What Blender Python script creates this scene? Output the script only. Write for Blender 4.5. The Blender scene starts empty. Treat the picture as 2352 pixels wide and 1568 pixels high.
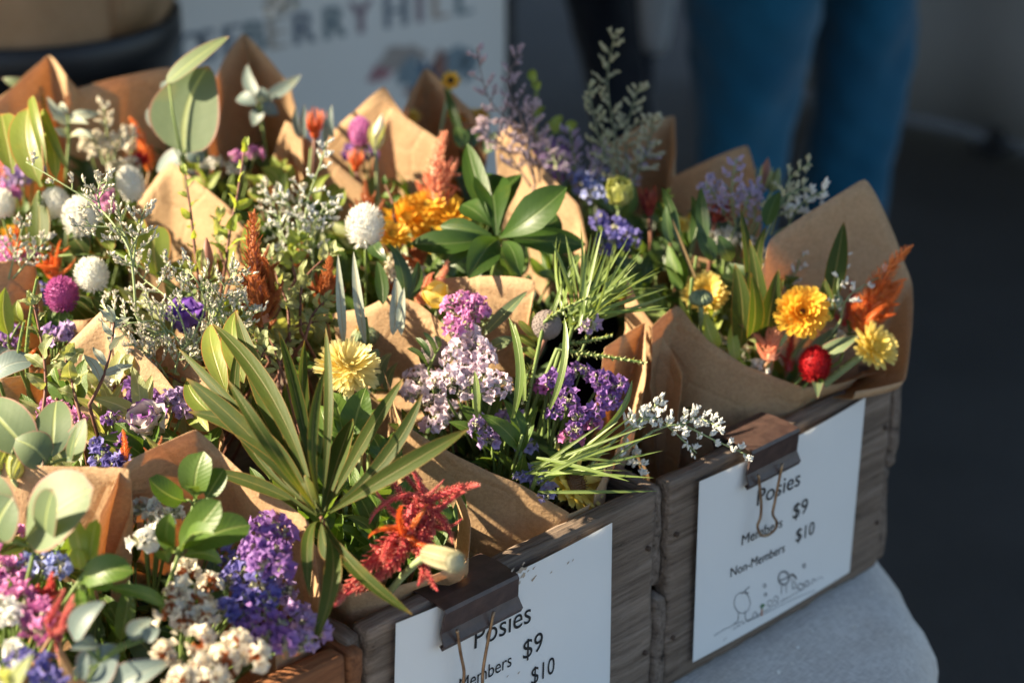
import bpy, math, random
import numpy as np
from mathutils import Matrix, Vector, noise as mnoise

random.seed(11)
rng = np.random.default_rng(7)
SC = bpy.context.scene
COL = SC.collection
PI = math.pi
def A(*v): return np.array(v, float)
def nz(v):
    v = np.asarray(v, float); return v / (np.linalg.norm(v) + 1e-12)

# ------------------------------------------------------------------ camera
CAM = A(-1.013, -.844, 1.600)
TH, PH, FPX = math.radians(43.9), math.radians(23.5), 4400.   # heading, pitch, focal length for a 2352 px wide picture
FW = A(math.sin(TH)*math.cos(PH), math.cos(TH)*math.cos(PH), -math.sin(PH))
RT = nz(np.cross(FW, [0, 0, 1])); UP = np.cross(RT, FW)
cd = bpy.data.cameras.new('camera'); cam = bpy.data.objects.new('camera', cd); COL.objects.link(cam)
cam.matrix_world = Matrix(((RT[0], UP[0], -FW[0], CAM[0]), (RT[1], UP[1], -FW[1], CAM[1]), (RT[2], UP[2], -FW[2], CAM[2]), (0, 0, 0, 1)))
cd.sensor_width = 36.; cd.lens = 36.*FPX/2352.; cd.clip_start = .05; cd.clip_end = 400.
cd.dof.use_dof = True; cd.dof.focus_distance = 1.36; cd.dof.aperture_fstop = 4.2; cd.dof.aperture_blades = 0
SC.camera = cam
# ------------------------------------------------------------------ sky, sun, exposure
SUN_EL = math.radians(32); SUN_H = nz([-.70, .714, 0])
SUN_D = nz([SUN_H[0]*math.cos(SUN_EL), SUN_H[1]*math.cos(SUN_EL), math.sin(SUN_EL)])
wd = bpy.data.worlds.new('World'); SC.world = wd; wd.use_nodes = True
wn = wd.node_tree; sky = wn.nodes.new('ShaderNodeTexSky'); sky.sky_type = 'NISHITA'; sky.sun_disc = False
sky.sun_elevation = SUN_EL; sky.sun_rotation = math.atan2(SUN_H[0], SUN_H[1])
bg = wn.nodes['Background']; wn.links.new(sky.outputs[0], bg.inputs[0]); bg.inputs[1].default_value = .066
sl = bpy.data.lights.new('sun', 'SUN'); so = bpy.data.objects.new('sun', sl); COL.objects.link(so)
sl.energy = 5.0; sl.angle = math.radians(.55); sl.color = (1., .84, .60)
so.rotation_euler = Vector(SUN_D).to_track_quat('Z', 'Y').to_euler(); so.location = (-6, 3, 5)
SC.view_settings.view_transform = 'Standard'; SC.view_settings.look = 'None'
SC.view_settings.exposure = 1.92; SC.view_settings.gamma = 1.; SC.view_settings.use_curve_mapping = False
SC.cycles.max_bounces = 8; SC.cycles.diffuse_bounces = 4; SC.cycles.glossy_bounces = 3; SC.cycles.transmission_bounces = 6
SC.cycles.transparent_max_bounces = 8; SC.cycles.use_denoising = True; SC.cycles.sample_clamp_indirect = 6.

# ------------------------------------------------------------------ where a thing stands
def ray(x, y): return FW + RT*(x-1176.)/FPX + UP*(784.-y)/FPX
def onz(x, y, z): d = ray(x, y); return CAM + d*(z-CAM[2])/d[2]
def ony(x, y, Y=0.): d = ray(x, y); return CAM + d*(Y-CAM[1])/d[1]
def dep(x, y, D): return CAM + ray(x, y)*D
def zc(y): return float(np.interp(y, [0, 100, 300, 700, 1100, 1568], [1.10, 1.09, 1.06, 1.02, 1.0, 1.0]))   # height of the flower tops
ZROW = dict(D=([420, 600, 716, 840, 900], [1.05, 1.015, .993, .960, .944]), C=([640, 760, 868, 960, 1020, 1090, 1150], [1.03, 1.018, 1.004, .988, .976, .964, .952]))   # two posies that sit lower at their front rims
def S(x, y, dz=0., b=None):
    z = float(np.interp(y, *ZROW[b])) if isinstance(b, str) and b in ZROW else zc(y)+(DZ.get(b, 0) if isinstance(b, str) else 0)
    return onz(x, y, z+dz)
def px(p, n):                                # n pixels at the distance of p, in metres
    return n*float((np.asarray(p)-CAM) @ FW)/FPX
TO_CAM = -FW

# ------------------------------------------------------------------ materials
MATS = {}
def newmat(name):
    m = bpy.data.materials.new(name); m.use_nodes = True
    t = m.node_tree; t.nodes.clear()
    return m, t, t.nodes, t.links
def c4(c): return (c[0], c[1], c[2], 1.)
def ramp(N, pts):
    r = N.new('ShaderNodeValToRGB'); e = r.color_ramp.elements
    e[0].position, e[0].color = pts[0][0], c4(pts[0][1]); e[1].position, e[1].color = pts[-1][0], c4(pts[-1][1])
    for p, c in pts[1:-1]:
        x = e.new(p); x.color = c4(c)
    return r
def mixc(N, L, fac, a, b, mode='MIX'):
    m = N.new('ShaderNodeMix'); m.data_type = 'RGBA'; m.blend_type = mode
    for sock, v in ((m.inputs[0], fac), (m.inputs[6], a), (m.inputs[7], b)):
        if hasattr(v, 'is_output'): L.new(v, sock)
        elif isinstance(v, (int, float)): sock.default_value = v
        else: sock.default_value = c4(v)
    return m.outputs[2]
def finish(m, N, L, color, rough=.5, trans=.0, spec=.4, bump=None, bstr=.3, bdist=.002, sheen=0., tint=None):
    out = N.new('ShaderNodeOutputMaterial'); b = N.new('ShaderNodeBsdfPrincipled')
    L.new(color, b.inputs['Base Color'])
    if hasattr(rough, 'is_output'): L.new(rough, b.inputs['Roughness'])
    else: b.inputs['Roughness'].default_value = rough
    b.inputs['Specular IOR Level'].default_value = spec
    if sheen: b.inputs['Sheen Weight'].default_value = sheen
    nrm = None
    if bump is not None:
        bp = N.new('ShaderNodeBump'); bp.inputs['Strength'].default_value = bstr; bp.inputs['Distance'].default_value = bdist
        L.new(bump, bp.inputs['Height']); nrm = bp.outputs[0]; L.new(nrm, b.inputs['Normal'])
    if trans > 0:
        tr = N.new('ShaderNodeBsdfTranslucent'); mx = N.new('ShaderNodeMixShader'); mx.inputs[0].default_value = trans
        if tint is None: L.new(color, tr.inputs[0])
        else: L.new(mixc(N, L, 1., color, tint, 'MULTIPLY'), tr.inputs[0])
        if nrm: L.new(nrm, tr.inputs[1])
        L.new(b.outputs[0], mx.inputs[1]); L.new(tr.outputs[0], mx.inputs[2]); L.new(mx.outputs[0], out.inputs[0])
    else: L.new(b.outputs[0], out.inputs[0])
    return m
def tex(N, L, kind='Noise', scale=10., detail=4., rough=.55, vec=None, **kw):
    t = N.new('ShaderNodeTex'+kind)
    if 'Scale' in t.inputs: t.inputs['Scale'].default_value = scale
    if kind == 'Noise': t.inputs['Detail'].default_value = detail; t.inputs['Roughness'].default_value = rough
    for k, v in kw.items(): t.inputs[k].default_value = v
    if vec is not None: L.new(vec, t.inputs['Vector'])
    return t
def coords(N, L, out='Object', scale=(1, 1, 1)):
    c = N.new('ShaderNodeTexCoord'); mp = N.new('ShaderNodeMapping'); mp.inputs['Scale'].default_value = scale
    L.new(c.outputs[out], mp.inputs['Vector']); return mp.outputs[0]
def math_(N, L, op, a, b=0.):
    m = N.new('ShaderNodeMath'); m.operation = op
    for s, v in zip(m.inputs, (a, b)):
        if hasattr(v, 'is_output'): L.new(v, s)
        else: s.default_value = v
    return m.outputs[0]

def mat_leaf(name, c1, c2, vein=None, edge=None, trans=.35, rough=.42, spec=.45, tint=(1.5, 1.35, .55), side=.35, lv_=.05):
    if name in MATS: return MATS[name]
    m, T_, N, L = newmat(name)
    oi = N.new('ShaderNodeObjectInfo'); uv = coords(N, L, 'UV'); sp = N.new('ShaderNodeSeparateXYZ'); L.new(uv, sp.inputs[0])
    geo = N.new('ShaderNodeNewGeometry')
    n1 = tex(N, L, 'Noise', 42., 5., vec=coords(N, L, 'Object'))
    f = math_(N, L, 'ADD', math_(N, L, 'MULTIPLY', oi.outputs['Random'], .7), math_(N, L, 'MULTIPLY', n1.outputs[0], .5))
    col = mixc(N, L, f, c1, c2)
    d = math_(N, L, 'ABSOLUTE', math_(N, L, 'SUBTRACT', sp.outputs[1], .5))          # 0 at the midrib, .5 at the margin
    lat = N.new('ShaderNodeTexWave'); lat.inputs['Scale'].default_value = 1.; lat.inputs['Distortion'].default_value = 1.2
    cv = N.new('ShaderNodeCombineXYZ'); L.new(math_(N, L, 'SUBTRACT', math_(N, L, 'MULTIPLY', sp.outputs[0], 3.2), math_(N, L, 'MULTIPLY', d, 1.5)), cv.inputs[0])
    L.new(cv.outputs[0], lat.inputs['Vector'])
    vm = ramp(N, [(0., (1, 1, 1)), (.022, (.8, .8, .8)), (.05, (0, 0, 0))]); L.new(d, vm.inputs[0])
    lv = ramp(N, [(.0, (0, 0, 0)), (.90, (0, 0, 0)), (1., (lv_,)*3)]); L.new(lat.outputs[1], lv.inputs[0])
    v = vein or tuple(min(1, 1.7*x+.06) for x in c2)
    col = mixc(N, L, vm.outputs[0], col, v); col = mixc(N, L, lv.outputs[0], col, v)
    if edge is not None:
        er = ramp(N, [(.455, (0, 0, 0)), (.492, (1, 1, 1))]); L.new(d, er.inputs[0]); col = mixc(N, L, er.outputs[0], col, edge)
        tr = ramp(N, [(.93, (0, 0, 0)), (1., (.8, .8, .8))]); L.new(sp.outputs[0], tr.inputs[0]); col = mixc(N, L, tr.outputs[0], col, edge)
    sp2 = tex(N, L, 'Voronoi', 260., vec=coords(N, L, 'Object')); sr = ramp(N, [(.08, (.5, .5, .5)), (.16, (0, 0, 0))]); L.new(sp2.outputs[0], sr.inputs[0])
    col = mixc(N, L, math_(N, L, 'MULTIPLY', sr.outputs[0], .5), col, tuple(x*.55 for x in c1))
    col = mixc(N, L, math_(N, L, 'MULTIPLY', geo.outputs['Backfacing'], side), col, tuple(.5*(x+y)*.9+.05 for x, y in zip(c1, c2)))
    bl_ = tex(N, L, 'Noise', 17., 6., .62, coords(N, L, 'Object')); br_ = ramp(N, [(.60, (0, 0, 0)), (.74, (.55, .55, .55))]); L.new(bl_.outputs[0], br_.inputs[0])
    col = mixc(N, L, br_.outputs[0], col, tuple(min(1, x*f+g_) for x, f, g_ in zip(c2, (1.35, 1.0, .6), (.05, .02, 0))))
    bh = math_(N, L, 'ADD', math_(N, L, 'MULTIPLY', vm.outputs[0], -.7), math_(N, L, 'ADD', math_(N, L, 'MULTIPLY', lat.outputs[1], lv_*1.2), n1.outputs[0]))
    MATS[name] = finish(m, N, L, col, rough, trans, spec, bh, .35, .0012, tint=tint); return m
def mat_petal(name, c1, c2, trans=.3, rough=.5, spec=.3, tip=None, scale=60., tint=None, t0=.35):
    if name in MATS: return MATS[name]
    m, T_, N, L = newmat(name); oi = N.new('ShaderNodeObjectInfo')
    n1 = tex(N, L, 'Noise', scale, 3., vec=coords(N, L, 'Object'))
    f = math_(N, L, 'ADD', math_(N, L, 'MULTIPLY', oi.outputs['Random'], .65), math_(N, L, 'MULTIPLY', math_(N, L, 'SUBTRACT', n1.outputs[0], .3), .9))
    col = mixc(N, L, f, c1, c2)
    if tip is not None:
        uv = N.new('ShaderNodeTexCoord'); sp = N.new('ShaderNodeSeparateXYZ'); L.new(uv.outputs['UV'], sp.inputs[0])
        r = ramp(N, [(t0, (0, 0, 0)), (.96, (1, 1, 1))]); L.new(sp.outputs[0], r.inputs[0]); col = mixc(N, L, r.outputs[0], col, tip)
    MATS[name] = finish(m, N, L, col, rough, trans, spec, n1.outputs[0], .25, .001, tint=tint); return m
def mat_stem(name, c1, c2):
    if name in MATS: return MATS[name]
    m, T_, N, L = newmat(name); n1 = tex(N, L, 'Noise', 90., 3., vec=coords(N, L, 'Object', (1, 1, .3)))
    MATS[name] = finish(m, N, L, mixc(N, L, n1.outputs[0], c1, c2), .55, .08, .35, n1.outputs[0], .2, .0006); return m
def mat_wood(name, c1, c2, c3, grain=1., axis=0, shade=None):
    m, T_, N, L = newmat(name); oi = N.new('ShaderNodeObjectInfo')
    sc = [95, 95, 95]; sc[axis] = 3.4
    c = N.new('ShaderNodeTexCoord'); off = N.new('ShaderNodeVectorMath'); off.operation = 'ADD'
    cx = N.new('ShaderNodeCombineXYZ'); L.new(math_(N, L, 'MULTIPLY', oi.outputs['Random'], 7.), cx.inputs[0]); L.new(math_(N, L, 'MULTIPLY', oi.outputs['Random'], 3.), cx.inputs[2])
    L.new(c.outputs['Object'], off.inputs[0]); L.new(cx.outputs[0], off.inputs[1])
    mp = N.new('ShaderNodeMapping'); mp.inputs['Scale'].default_value = sc; L.new(off.outputs[0], mp.inputs[0])
    g = tex(N, L, 'Noise', 1.3, 8., .68, mp.outputs[0], Distortion=.5)
    mp2 = N.new('ShaderNodeMapping'); s2 = [420, 420, 420]; s2[axis] = 14.; mp2.inputs['Scale'].default_value = s2; L.new(off.outputs[0], mp2.inputs[0])
    g2 = tex(N, L, 'Noise', 1., 3., .6, mp2.outputs[0])
    st = tex(N, L, 'Noise', 9., 5., .6, off.outputs[0])
    r = ramp(N, [(.30, c1), (.46, c2), (.66, c3)]); L.new(g.outputs[0], r.inputs[0])
    cr = ramp(N, [(.33, (1, 1, 1)), (.385, (0, 0, 0))]); L.new(g.outputs[0], cr.inputs[0])
    fi = ramp(N, [(.33, (.75, .75, .75)), (.5, (0, 0, 0))]); L.new(g2.outputs[0], fi.inputs[0])
    col = mixc(N, L, math_(N, L, 'MULTIPLY', st.outputs[0], .55), r.outputs[0], tuple(x*.62 for x in c2))
    col = mixc(N, L, cr.outputs[0], col, tuple(x*.35 for x in c1)); col = mixc(N, L, math_(N, L, 'MULTIPLY', fi.outputs[0], .6), col, tuple(x*.6 for x in c1))
    h = math_(N, L, 'ADD', g.outputs[0], math_(N, L, 'MULTIPLY', g2.outputs[0], .6))
    MATS[name] = finish(m, N, L, col, .78, 0, .25, h, .9*grain, .0035); return m
def mat_plain(name, c1, c2=None, rough=.6, spec=.3, scale=30., bstr=.2, bdist=.002, metal=0., trans=0., detail=5., stretch=(1, 1, 1)):
    if name in MATS: return MATS[name]
    m, T_, N, L = newmat(name); n1 = tex(N, L, 'Noise', scale, detail, .6, coords(N, L, 'Object', stretch))
    r = ramp(N, [(.3, c1), (.7, c2 or tuple(x*.8 for x in c1))]); L.new(n1.outputs[0], r.inputs[0])
    MATS[name] = finish(m, N, L, r.outputs[0], rough, trans, spec, n1.outputs[0], bstr, bdist)
    if metal: [n for n in N if n.type == 'BSDF_PRINCIPLED'][0].inputs['Metallic'].default_value = metal
    return m

# ------------------------------------------------------------------ objects
class Thing:
    def __init__(s, name, label, cat, loc, group=None):
        s.loc = np.asarray(loc, float); s.o = bpy.data.objects.new(name, None); COL.objects.link(s.o)
        s.o.location = s.loc; s.o.empty_display_size = .02; s.o['label'] = label; s.o['category'] = cat
        if group: s.o['group'] = group
    def mesh(s, name, geo, mat, smooth=True, kind=None, parent=None, solid=0., label=None):
        V, F, UV = (list(geo)+[None])[:3]
        o = bpy.data.objects.new(name, mk_mesh(name, np.asarray(V, float)-s.loc, F, UV, mat, smooth)); COL.objects.link(o)
        o.parent = parent or s.o
        if kind: o['kind'] = kind
        if label: o['label'] = label
        if solid:
            md = o.modifiers.new('Solidify', 'SOLIDIFY'); md.thickness = solid; md.offset = 0
        return o
    def inst(s, name, me, M, parent=None):
        o = bpy.data.objects.new(name, me); COL.objects.link(o); o.parent = parent or s.o
        M = np.array(M, float); M[:3, 3] -= s.loc
        o.matrix_local = Matrix(M.tolist()); return o
def mk_mesh(name, V, F, UV, mat, smooth=True):
    me = bpy.data.meshes.new(name); V = np.asarray(V, float)
    me.from_pydata(V.tolist(), [], [list(map(int, f)) for f in F])
    if smooth: me.polygons.foreach_set('use_smooth', np.ones(len(me.polygons), bool))
    if UV is not None:
        ul = me.uv_layers.new(name='UVMap'); li = np.zeros(len(me.loops), np.int32); me.loops.foreach_get('vertex_index', li)
        ul.data.foreach_set('uv', np.asarray(UV, float)[li].astype(np.float32).ravel())
    if mat is not None: me.materials.append(mat)
    me.update(); return me
def single(name, geo, mat, label=None, cat=None, group=None, kind=None, smooth=True, solid=0., origin=None):
    V, F, UV = (list(geo)+[None])[:3]; V = np.asarray(V, float)
    org = np.asarray(origin, float) if origin is not None else A(*V.mean(0)[:2], V[:, 2].min())
    o = bpy.data.objects.new(name, mk_mesh(name, V-org, F, UV, mat, smooth)); COL.objects.link(o); o.location = org
    for k, v in (('label', label), ('category', cat), ('group', group), ('kind', kind)):
        if v: o[k] = v
    if solid:
        md = o.modifiers.new('Solidify', 'SOLIDIFY'); md.thickness = solid; md.offset = 0
    return o
def join(geos):
    Vs, Fs, Us, n = [], [], [], 0
    for g in geos:
        V, F = np.asarray(g[0], float), g[1]; U = g[2] if len(g) > 2 and g[2] is not None else np.zeros((len(V), 2))
        Vs.append(V); Us.append(U); Fs += [[int(i)+n for i in f] for f in F]; n += len(V)
    return np.concatenate(Vs), Fs, np.concatenate(Us)
def frame(axis, hint=(0, 0, 1)):
    z = nz(axis); x = np.cross(hint, z)
    if np.linalg.norm(x) < 1e-4: x = np.cross([1, 0, 0.3], z)
    x = nz(x); return np.stack([x, np.cross(z, x), z], 1)       # columns
def mat4(pos, axis, scale=1., roll=0., hint=(0, 0, 1)):
    R = frame(axis, hint); c, s_ = math.cos(roll), math.sin(roll)
    R = R @ A([c, -s_, 0], [s_, c, 0], [0, 0, 1]); M = np.eye(4)
    M[:3, :3] = R*np.asarray(scale, float); M[:3, 3] = pos; return M

# ------------------------------------------------------------------ geometry
def bez(p0, p1, p2, n): t = np.linspace(0, 1, n)[:, None]; return (1-t)**2*p0 + 2*t*(1-t)*p1 + t*t*p2
def spline(P, n=8, closed=False):
    P = np.asarray(P, float); k = len(P); out = []
    for i in range(k if closed else k-1):
        g = (lambda j: P[j % k]) if closed else (lambda j: P[min(max(j, 0), k-1)])
        p0, p1, p2, p3 = g(i-1), g(i), g(i+1), g(i+2)
        for t in np.linspace(0, 1, n, endpoint=False):
            out.append(.5*(2*p1+(p2-p0)*t+(2*p0-5*p1+4*p2-p3)*t*t+(3*p1-p0-3*p2+p3)*t**3))
    if not closed: out.append(P[-1])
    return np.array(out)
def tube(path, r0, r1=None, k=6, cap=True):
    path = np.asarray(path, float); n = len(path); rr = np.linspace(r0, r0 if r1 is None else r1, n) if np.isscalar(r0) else np.asarray(r0)
    tg = np.gradient(path, axis=0); R = frame(tg[0]); x = R[:, 0]; V = []
    for i in range(n):
        t = nz(tg[i]); x = nz(x - t*(x@t)); y = np.cross(t, x)
        a = np.arange(k)*2*PI/k; V.append(path[i]+rr[i]*(np.cos(a)[:, None]*x+np.sin(a)[:, None]*y))
    V = np.concatenate(V); F = []
    for i in range(n-1):
        for j in range(k): F.append([i*k+j, i*k+(j+1) % k, (i+1)*k+(j+1) % k, (i+1)*k+j])
    if cap: F += [list(range(k))[::-1], [(n-1)*k+j for j in range(k)]]
    return V, F, None
PROF = {
 'lance': lambda t: np.sin(PI*np.clip(t, 0, 1)**.85)**.75*(1-.25*t)*1.15+.03,
 'strap': lambda t: np.clip(np.minimum(.45+t*2.2, 1), 0, 1)*np.clip((1-t)*3.2, 0, 1)**.6,
 'ovate': lambda t: np.sin(PI*np.clip(t, 0, 1)**.72)**.7*(1.02-.1*t)+.03,
 'oblance': lambda t: np.sin(PI*np.clip(t, 0, 1)**1.45)**.8*1.03+.06*(t < .6)+.03,
 'round': lambda t: np.sqrt(np.clip(1-(2*np.clip((t-.04)/.96, 0, 1)-1)**2, 0, 1))*1.0+.02*(t < .5),
 'obov': lambda t: np.where(t < .12, .1, np.sqrt(np.clip(1-((t-.62)/np.where(t > .62, .38, .56))**2, 0, 1)))+.03,
 'needle': lambda t: np.clip(np.minimum(.6+t*3, 1), 0, 1)*np.clip((1-t)*2.0, 0, 1)**.6+.02,
}
def leaf(base, tip, w, nrm, bend=.08, prof='lance', fold=.25, wave=0., nL=12, nW=4, twist=0., side=0., rnd=None):
    base, tip = np.asarray(base, float), np.asarray(tip, float); ax = tip-base; Ln = np.linalg.norm(ax); a = ax/Ln
    n = nz(nrm-a*(np.asarray(nrm)@a)); s = np.cross(n, a); r = rnd or random
    ph = r.uniform(0, 6.28); fr = r.uniform(1.6, 2.8); V, U = [], []
    for t in np.linspace(0, 1, nL+1):
        c = base+ax*t+n*bend*Ln*4*t*(1-t)+s*side*Ln*4*t*(1-t)
        an = twist*(t-.3); s2 = s*math.cos(an)+n*math.sin(an); n2 = n*math.cos(an)-s*math.sin(an)
        hw = w*.5*float(PROF[prof](np.array(t)))
        for v in np.linspace(-1, 1, nW+1):
            wv = wave*w*.5*math.sin(fr*6.28*t+ph+(1.3 if v > 0 else 0))*abs(v)**1.5*(1-.5*t)
            V.append(c+s2*hw*v+n2*(fold*hw*abs(v)**1.3+wv)); U.append((t, v*.5+.5))
    F = []; k = nW+1
    for i in range(nL):
        for j in range(nW): F.append([i*k+j, (i+1)*k+j, (i+1)*k+j+1, i*k+j+1])
    return np.array(V), F, np.array(U)
def blob(c, r, k=10, m=6, sq=(1, 1, 1), R=None):
    V, F = [], []
    for i in range(m+1):
        a = PI*i/m
        for j in range(k): b = 2*PI*j/k; V.append([math.sin(a)*math.cos(b)*sq[0], math.sin(a)*math.sin(b)*sq[1], math.cos(a)*sq[2]])
    V = np.array(V)*r
    if R is not None: V = V @ R.T
    for i in range(m):
        for j in range(k): F.append([i*k+j, (i+1)*k+j, (i+1)*k+(j+1) % k, i*k+(j+1) % k])
    return V+np.asarray(c), F, None
def box(c, s, jit=0., seg=(1, 1, 1), bev=0.):
    """closed box with its faces cut into seg pieces, corners rounded by bev, surface roughened by jit"""
    c, s = np.asarray(c, float), np.asarray(s, float); V, F, idx = [], [], {}
    def vid(p):
        k = tuple(np.round(p, 6))
        if k not in idx: idx[k] = len(V); V.append(p)
        return idx[k]
    for ax in range(3):
        u, w = (ax+1) % 3, (ax+2) % 3
        for sg in (-1, 1):
            for i in range(seg[u]):
                for j in range(seg[w]):
                    q = []
                    for a, b in ((0, 0), (1, 0), (1, 1), (0, 1)):
                        p = np.zeros(3); p[ax] = sg; p[u] = -1+2*(i+a)/seg[u]; p[w] = -1+2*(j+b)/seg[w]; q.append(vid(p))
                    F.append(q if sg > 0 else q[::-1])
    V = np.array(V)*s/2
    if bev:
        inner = s/2-bev; q = np.clip(V, -inner, inner); d = V-q; ln = np.linalg.norm(d, axis=1, keepdims=True); V = np.where(ln > 1e-9, q+d/np.maximum(ln, 1e-9)*bev, V)
    if jit:
        V = np.array([v+jit*np.array(mnoise.noise_vector(Vector((v+c)*28.)))+.5*jit*np.array(mnoise.noise_vector(Vector((v+c)*90.))) for v in V])
    return V+c, F, None
def loft(rings, closed=True, cap=True):
    n, k = len(rings), len(rings[0]); V = np.concatenate(rings); F = []
    for i in range(n-1):
        for j in range(k if closed else k-1): F.append([i*k+j, i*k+(j+1) % k, (i+1)*k+(j+1) % k, (i+1)*k+j])
    if cap and closed: F += [list(range(k))[::-1], [(n-1)*k+j for j in range(k)]]
    return V, F, None
def ell(c, rx, ry, k=20, z=None, ang=0.):
    a = np.arange(k)*2*PI/k; x, y = rx*np.cos(a), ry*np.sin(a)
    return np.stack([c[0]+x*math.cos(ang)-y*math.sin(ang), c[1]+x*math.sin(ang)+y*math.cos(ang), np.full(k, c[2] if z is None else z)], 1)
def text_mesh(body, size, width=1.):
    cu = bpy.data.curves.new('text', 'FONT'); cu.body = body; cu.size = size; cu.resolution_u = 4; cu.extrude = 0.
    o = bpy.data.objects.new('text', cu); COL.objects.link(o); bpy.context.view_layer.update()
    me = bpy.data.meshes.new_from_object(o.evaluated_get(bpy.context.evaluated_depsgraph_get()))
    V = np.zeros(len(me.vertices)*3); me.vertices.foreach_get('co', V); V = V.reshape(-1, 3); F = [list(p.vertices) for p in me.polygons]
    bpy.data.objects.remove(o); bpy.data.curves.remove(cu); bpy.data.meshes.remove(me)
    V[:, 0] *= width; return V, F
# ------------------------------------------------------------------ palettes
GRN = mat_stem('stem_green', (.10, .16, .035), (.20, .27, .08)); BRN = mat_stem('stem_brown', (.13, .05, .035), (.22, .10, .06))
PALE_STEM = mat_stem('stem_pale', (.20, .27, .12), (.34, .40, .20))
L_OLIVE = mat_leaf('leaf_olive', (.034, .062, .010), (.078, .110, .019), (.19, .18, .06), (.28, .16, .04), .42, .55, .25)
L_PROTEA = mat_leaf('leaf_edged', (.15, .21, .035), (.24, .29, .06), (.38, .38, .12), (.55, .20, .07), .42, .42, .4)
L_GREEN = mat_leaf('leaf_green', (.055, .12, .015), (.11, .19, .032), (.22, .29, .08), None, .40, .42, .42, lv_=.10)
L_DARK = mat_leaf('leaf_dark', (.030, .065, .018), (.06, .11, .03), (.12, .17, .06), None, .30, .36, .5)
L_EUC = mat_leaf('leaf_eucalyptus', (.115, .17, .092), (.18, .235, .12), (.36, .42, .18), (.35, .18, .14), .36, .50, .35, lv_=.03)
L_EUCD = mat_leaf('leaf_eucalyptus_grey', (.12, .17, .165), (.17, .22, .20), (.24, .28, .24), (.25, .16, .14), .22, .5, .35)
L_BROAD = mat_leaf('leaf_broad', (.030, .075, .012), (.065, .13, .024), (.11, .17, .05), None, .42, .42, .4)
L_PALE = mat_leaf('leaf_pale', (.24, .29, .11), (.36, .40, .18), (.48, .50, .28), None, .38, .38, .5)
L_WHITE = mat_leaf('leaf_silver', (.30, .34, .26), (.42, .46, .36), (.35, .25, .14), None, .22, .5, .35, tint=(1, 1, .8))
L_NEEDLE = mat_leaf('leaf_needle', (.13, .20, .04), (.22, .30, .09), (.34, .40, .18), None, .35, .36, .5)
L_YOUNG = mat_leaf('leaf_young', (.22, .31, .04), (.34, .42, .08), (.45, .50, .18), None, .45, .4, .45)
P_WHITE = mat_petal('petal_white', (.80, .80, .74), (.88, .86, .80), .25)
P_CREAM = mat_petal('petal_cream', (.74, .67, .52), (.84, .78, .64), .25)
P_BUDW = mat_petal('bud_cream', (.60, .56, .44), (.76, .70, .58), .2, scale=200)
P_BUDG = mat_petal('bud_greenish', (.36, .38, .22), (.58, .54, .40), .2, scale=200)
P_BLUSH = mat_petal('petal_blush', (.72, .56, .66), (.84, .74, .80), .3)
P_PINK = mat_petal('petal_pink', (.62, .22, .50), (.74, .36, .62), .32)
P_MAG = mat_petal('petal_magenta', (.46, .11, .33), (.62, .24, .48), .3)
P_LILAC = mat_petal('petal_lilac', (.44, .28, .57), (.60, .46, .70), .32)
P_PURP = mat_petal('petal_purple', (.26, .12, .40), (.40, .22, .54), .32)
P_BLUE = mat_petal('petal_blue', (.14, .12, .40), (.24, .22, .54), .3)
P_SKY = mat_petal('petal_pale_blue', (.28, .33, .66), (.42, .46, .75), .3)
P_YEL = mat_petal('petal_yellow', (.80, .56, .055), (.86, .68, .14), .35, tip=(.86, .70, .22))
P_ORA = mat_petal('petal_orange', (.82, .38, .02), (.88, .52, .045), .38, tip=(.88, .56, .07))
P_CEN = mat_petal('centre_yellow', (.70, .40, .03), (.80, .55, .08), .1)
P_BRC = mat_petal('centre_brown', (.05, .022, .01), (.16, .07, .02), 0.)
P_CEL_O = mat_petal('celosia_orange', (.70, .13, .02), (.82, .27, .06), .3, .38, .5)
P_CEL_C = mat_petal('celosia_coral', (.78, .25, .12), (.84, .42, .26), .3, .35, .5)
P_CEL_R = mat_petal('celosia_red', (.42, .015, .02), (.66, .06, .045), .28, .3, .6, tip=(.72, .14, .10))
P_CEL_M = mat_petal('celosia_crimson', (.42, .03, .05), (.66, .13, .13), .3, .3, .5, tip=(.82, .40, .28))
P_CEL_B = mat_petal('celosia_rust', (.34, .085, .02), (.52, .17, .05), .28, .4, .5)
P_RED = mat_petal('petal_red', (.42, .012, .02), (.60, .03, .03), .2)
P_PROT = mat_petal('bract_crimson', (.20, .02, .035), (.34, .05, .06), .2, .4, .5, tip=(.42, .09, .05))
P_PROTO = mat_petal('bract_orange', (.70, .10, .03), (.80, .20, .05), .3, .4, .5, tip=(.80, .30, .16))
P_LIME = mat_petal('petal_lime', (.50, .52, .14), (.62, .62, .24), .3)
P_LIS = mat_petal('petal_lisianthus', (.26, .16, .60), (.38, .28, .70), .4, tip=(.24, .10, .52))
P_LISW = mat_petal('petal_white_edged', (.70, .60, .58), (.80, .72, .68), .35, tip=(.30, .08, .38), t0=.86)
CONE = mat_plain('cone_brown', (.30, .23, .20), (.42, .36, .34), .6, .3, 120., .8, .002)
BUDG = mat_leaf('bud_green', (.18, .25, .14), (.27, .33, .19), (.36, .40, .26), None, .15, .5, .35)

def cached(key, fn):
    if key not in MATS: MATS[key] = fn()
    return MATS[key]
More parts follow.
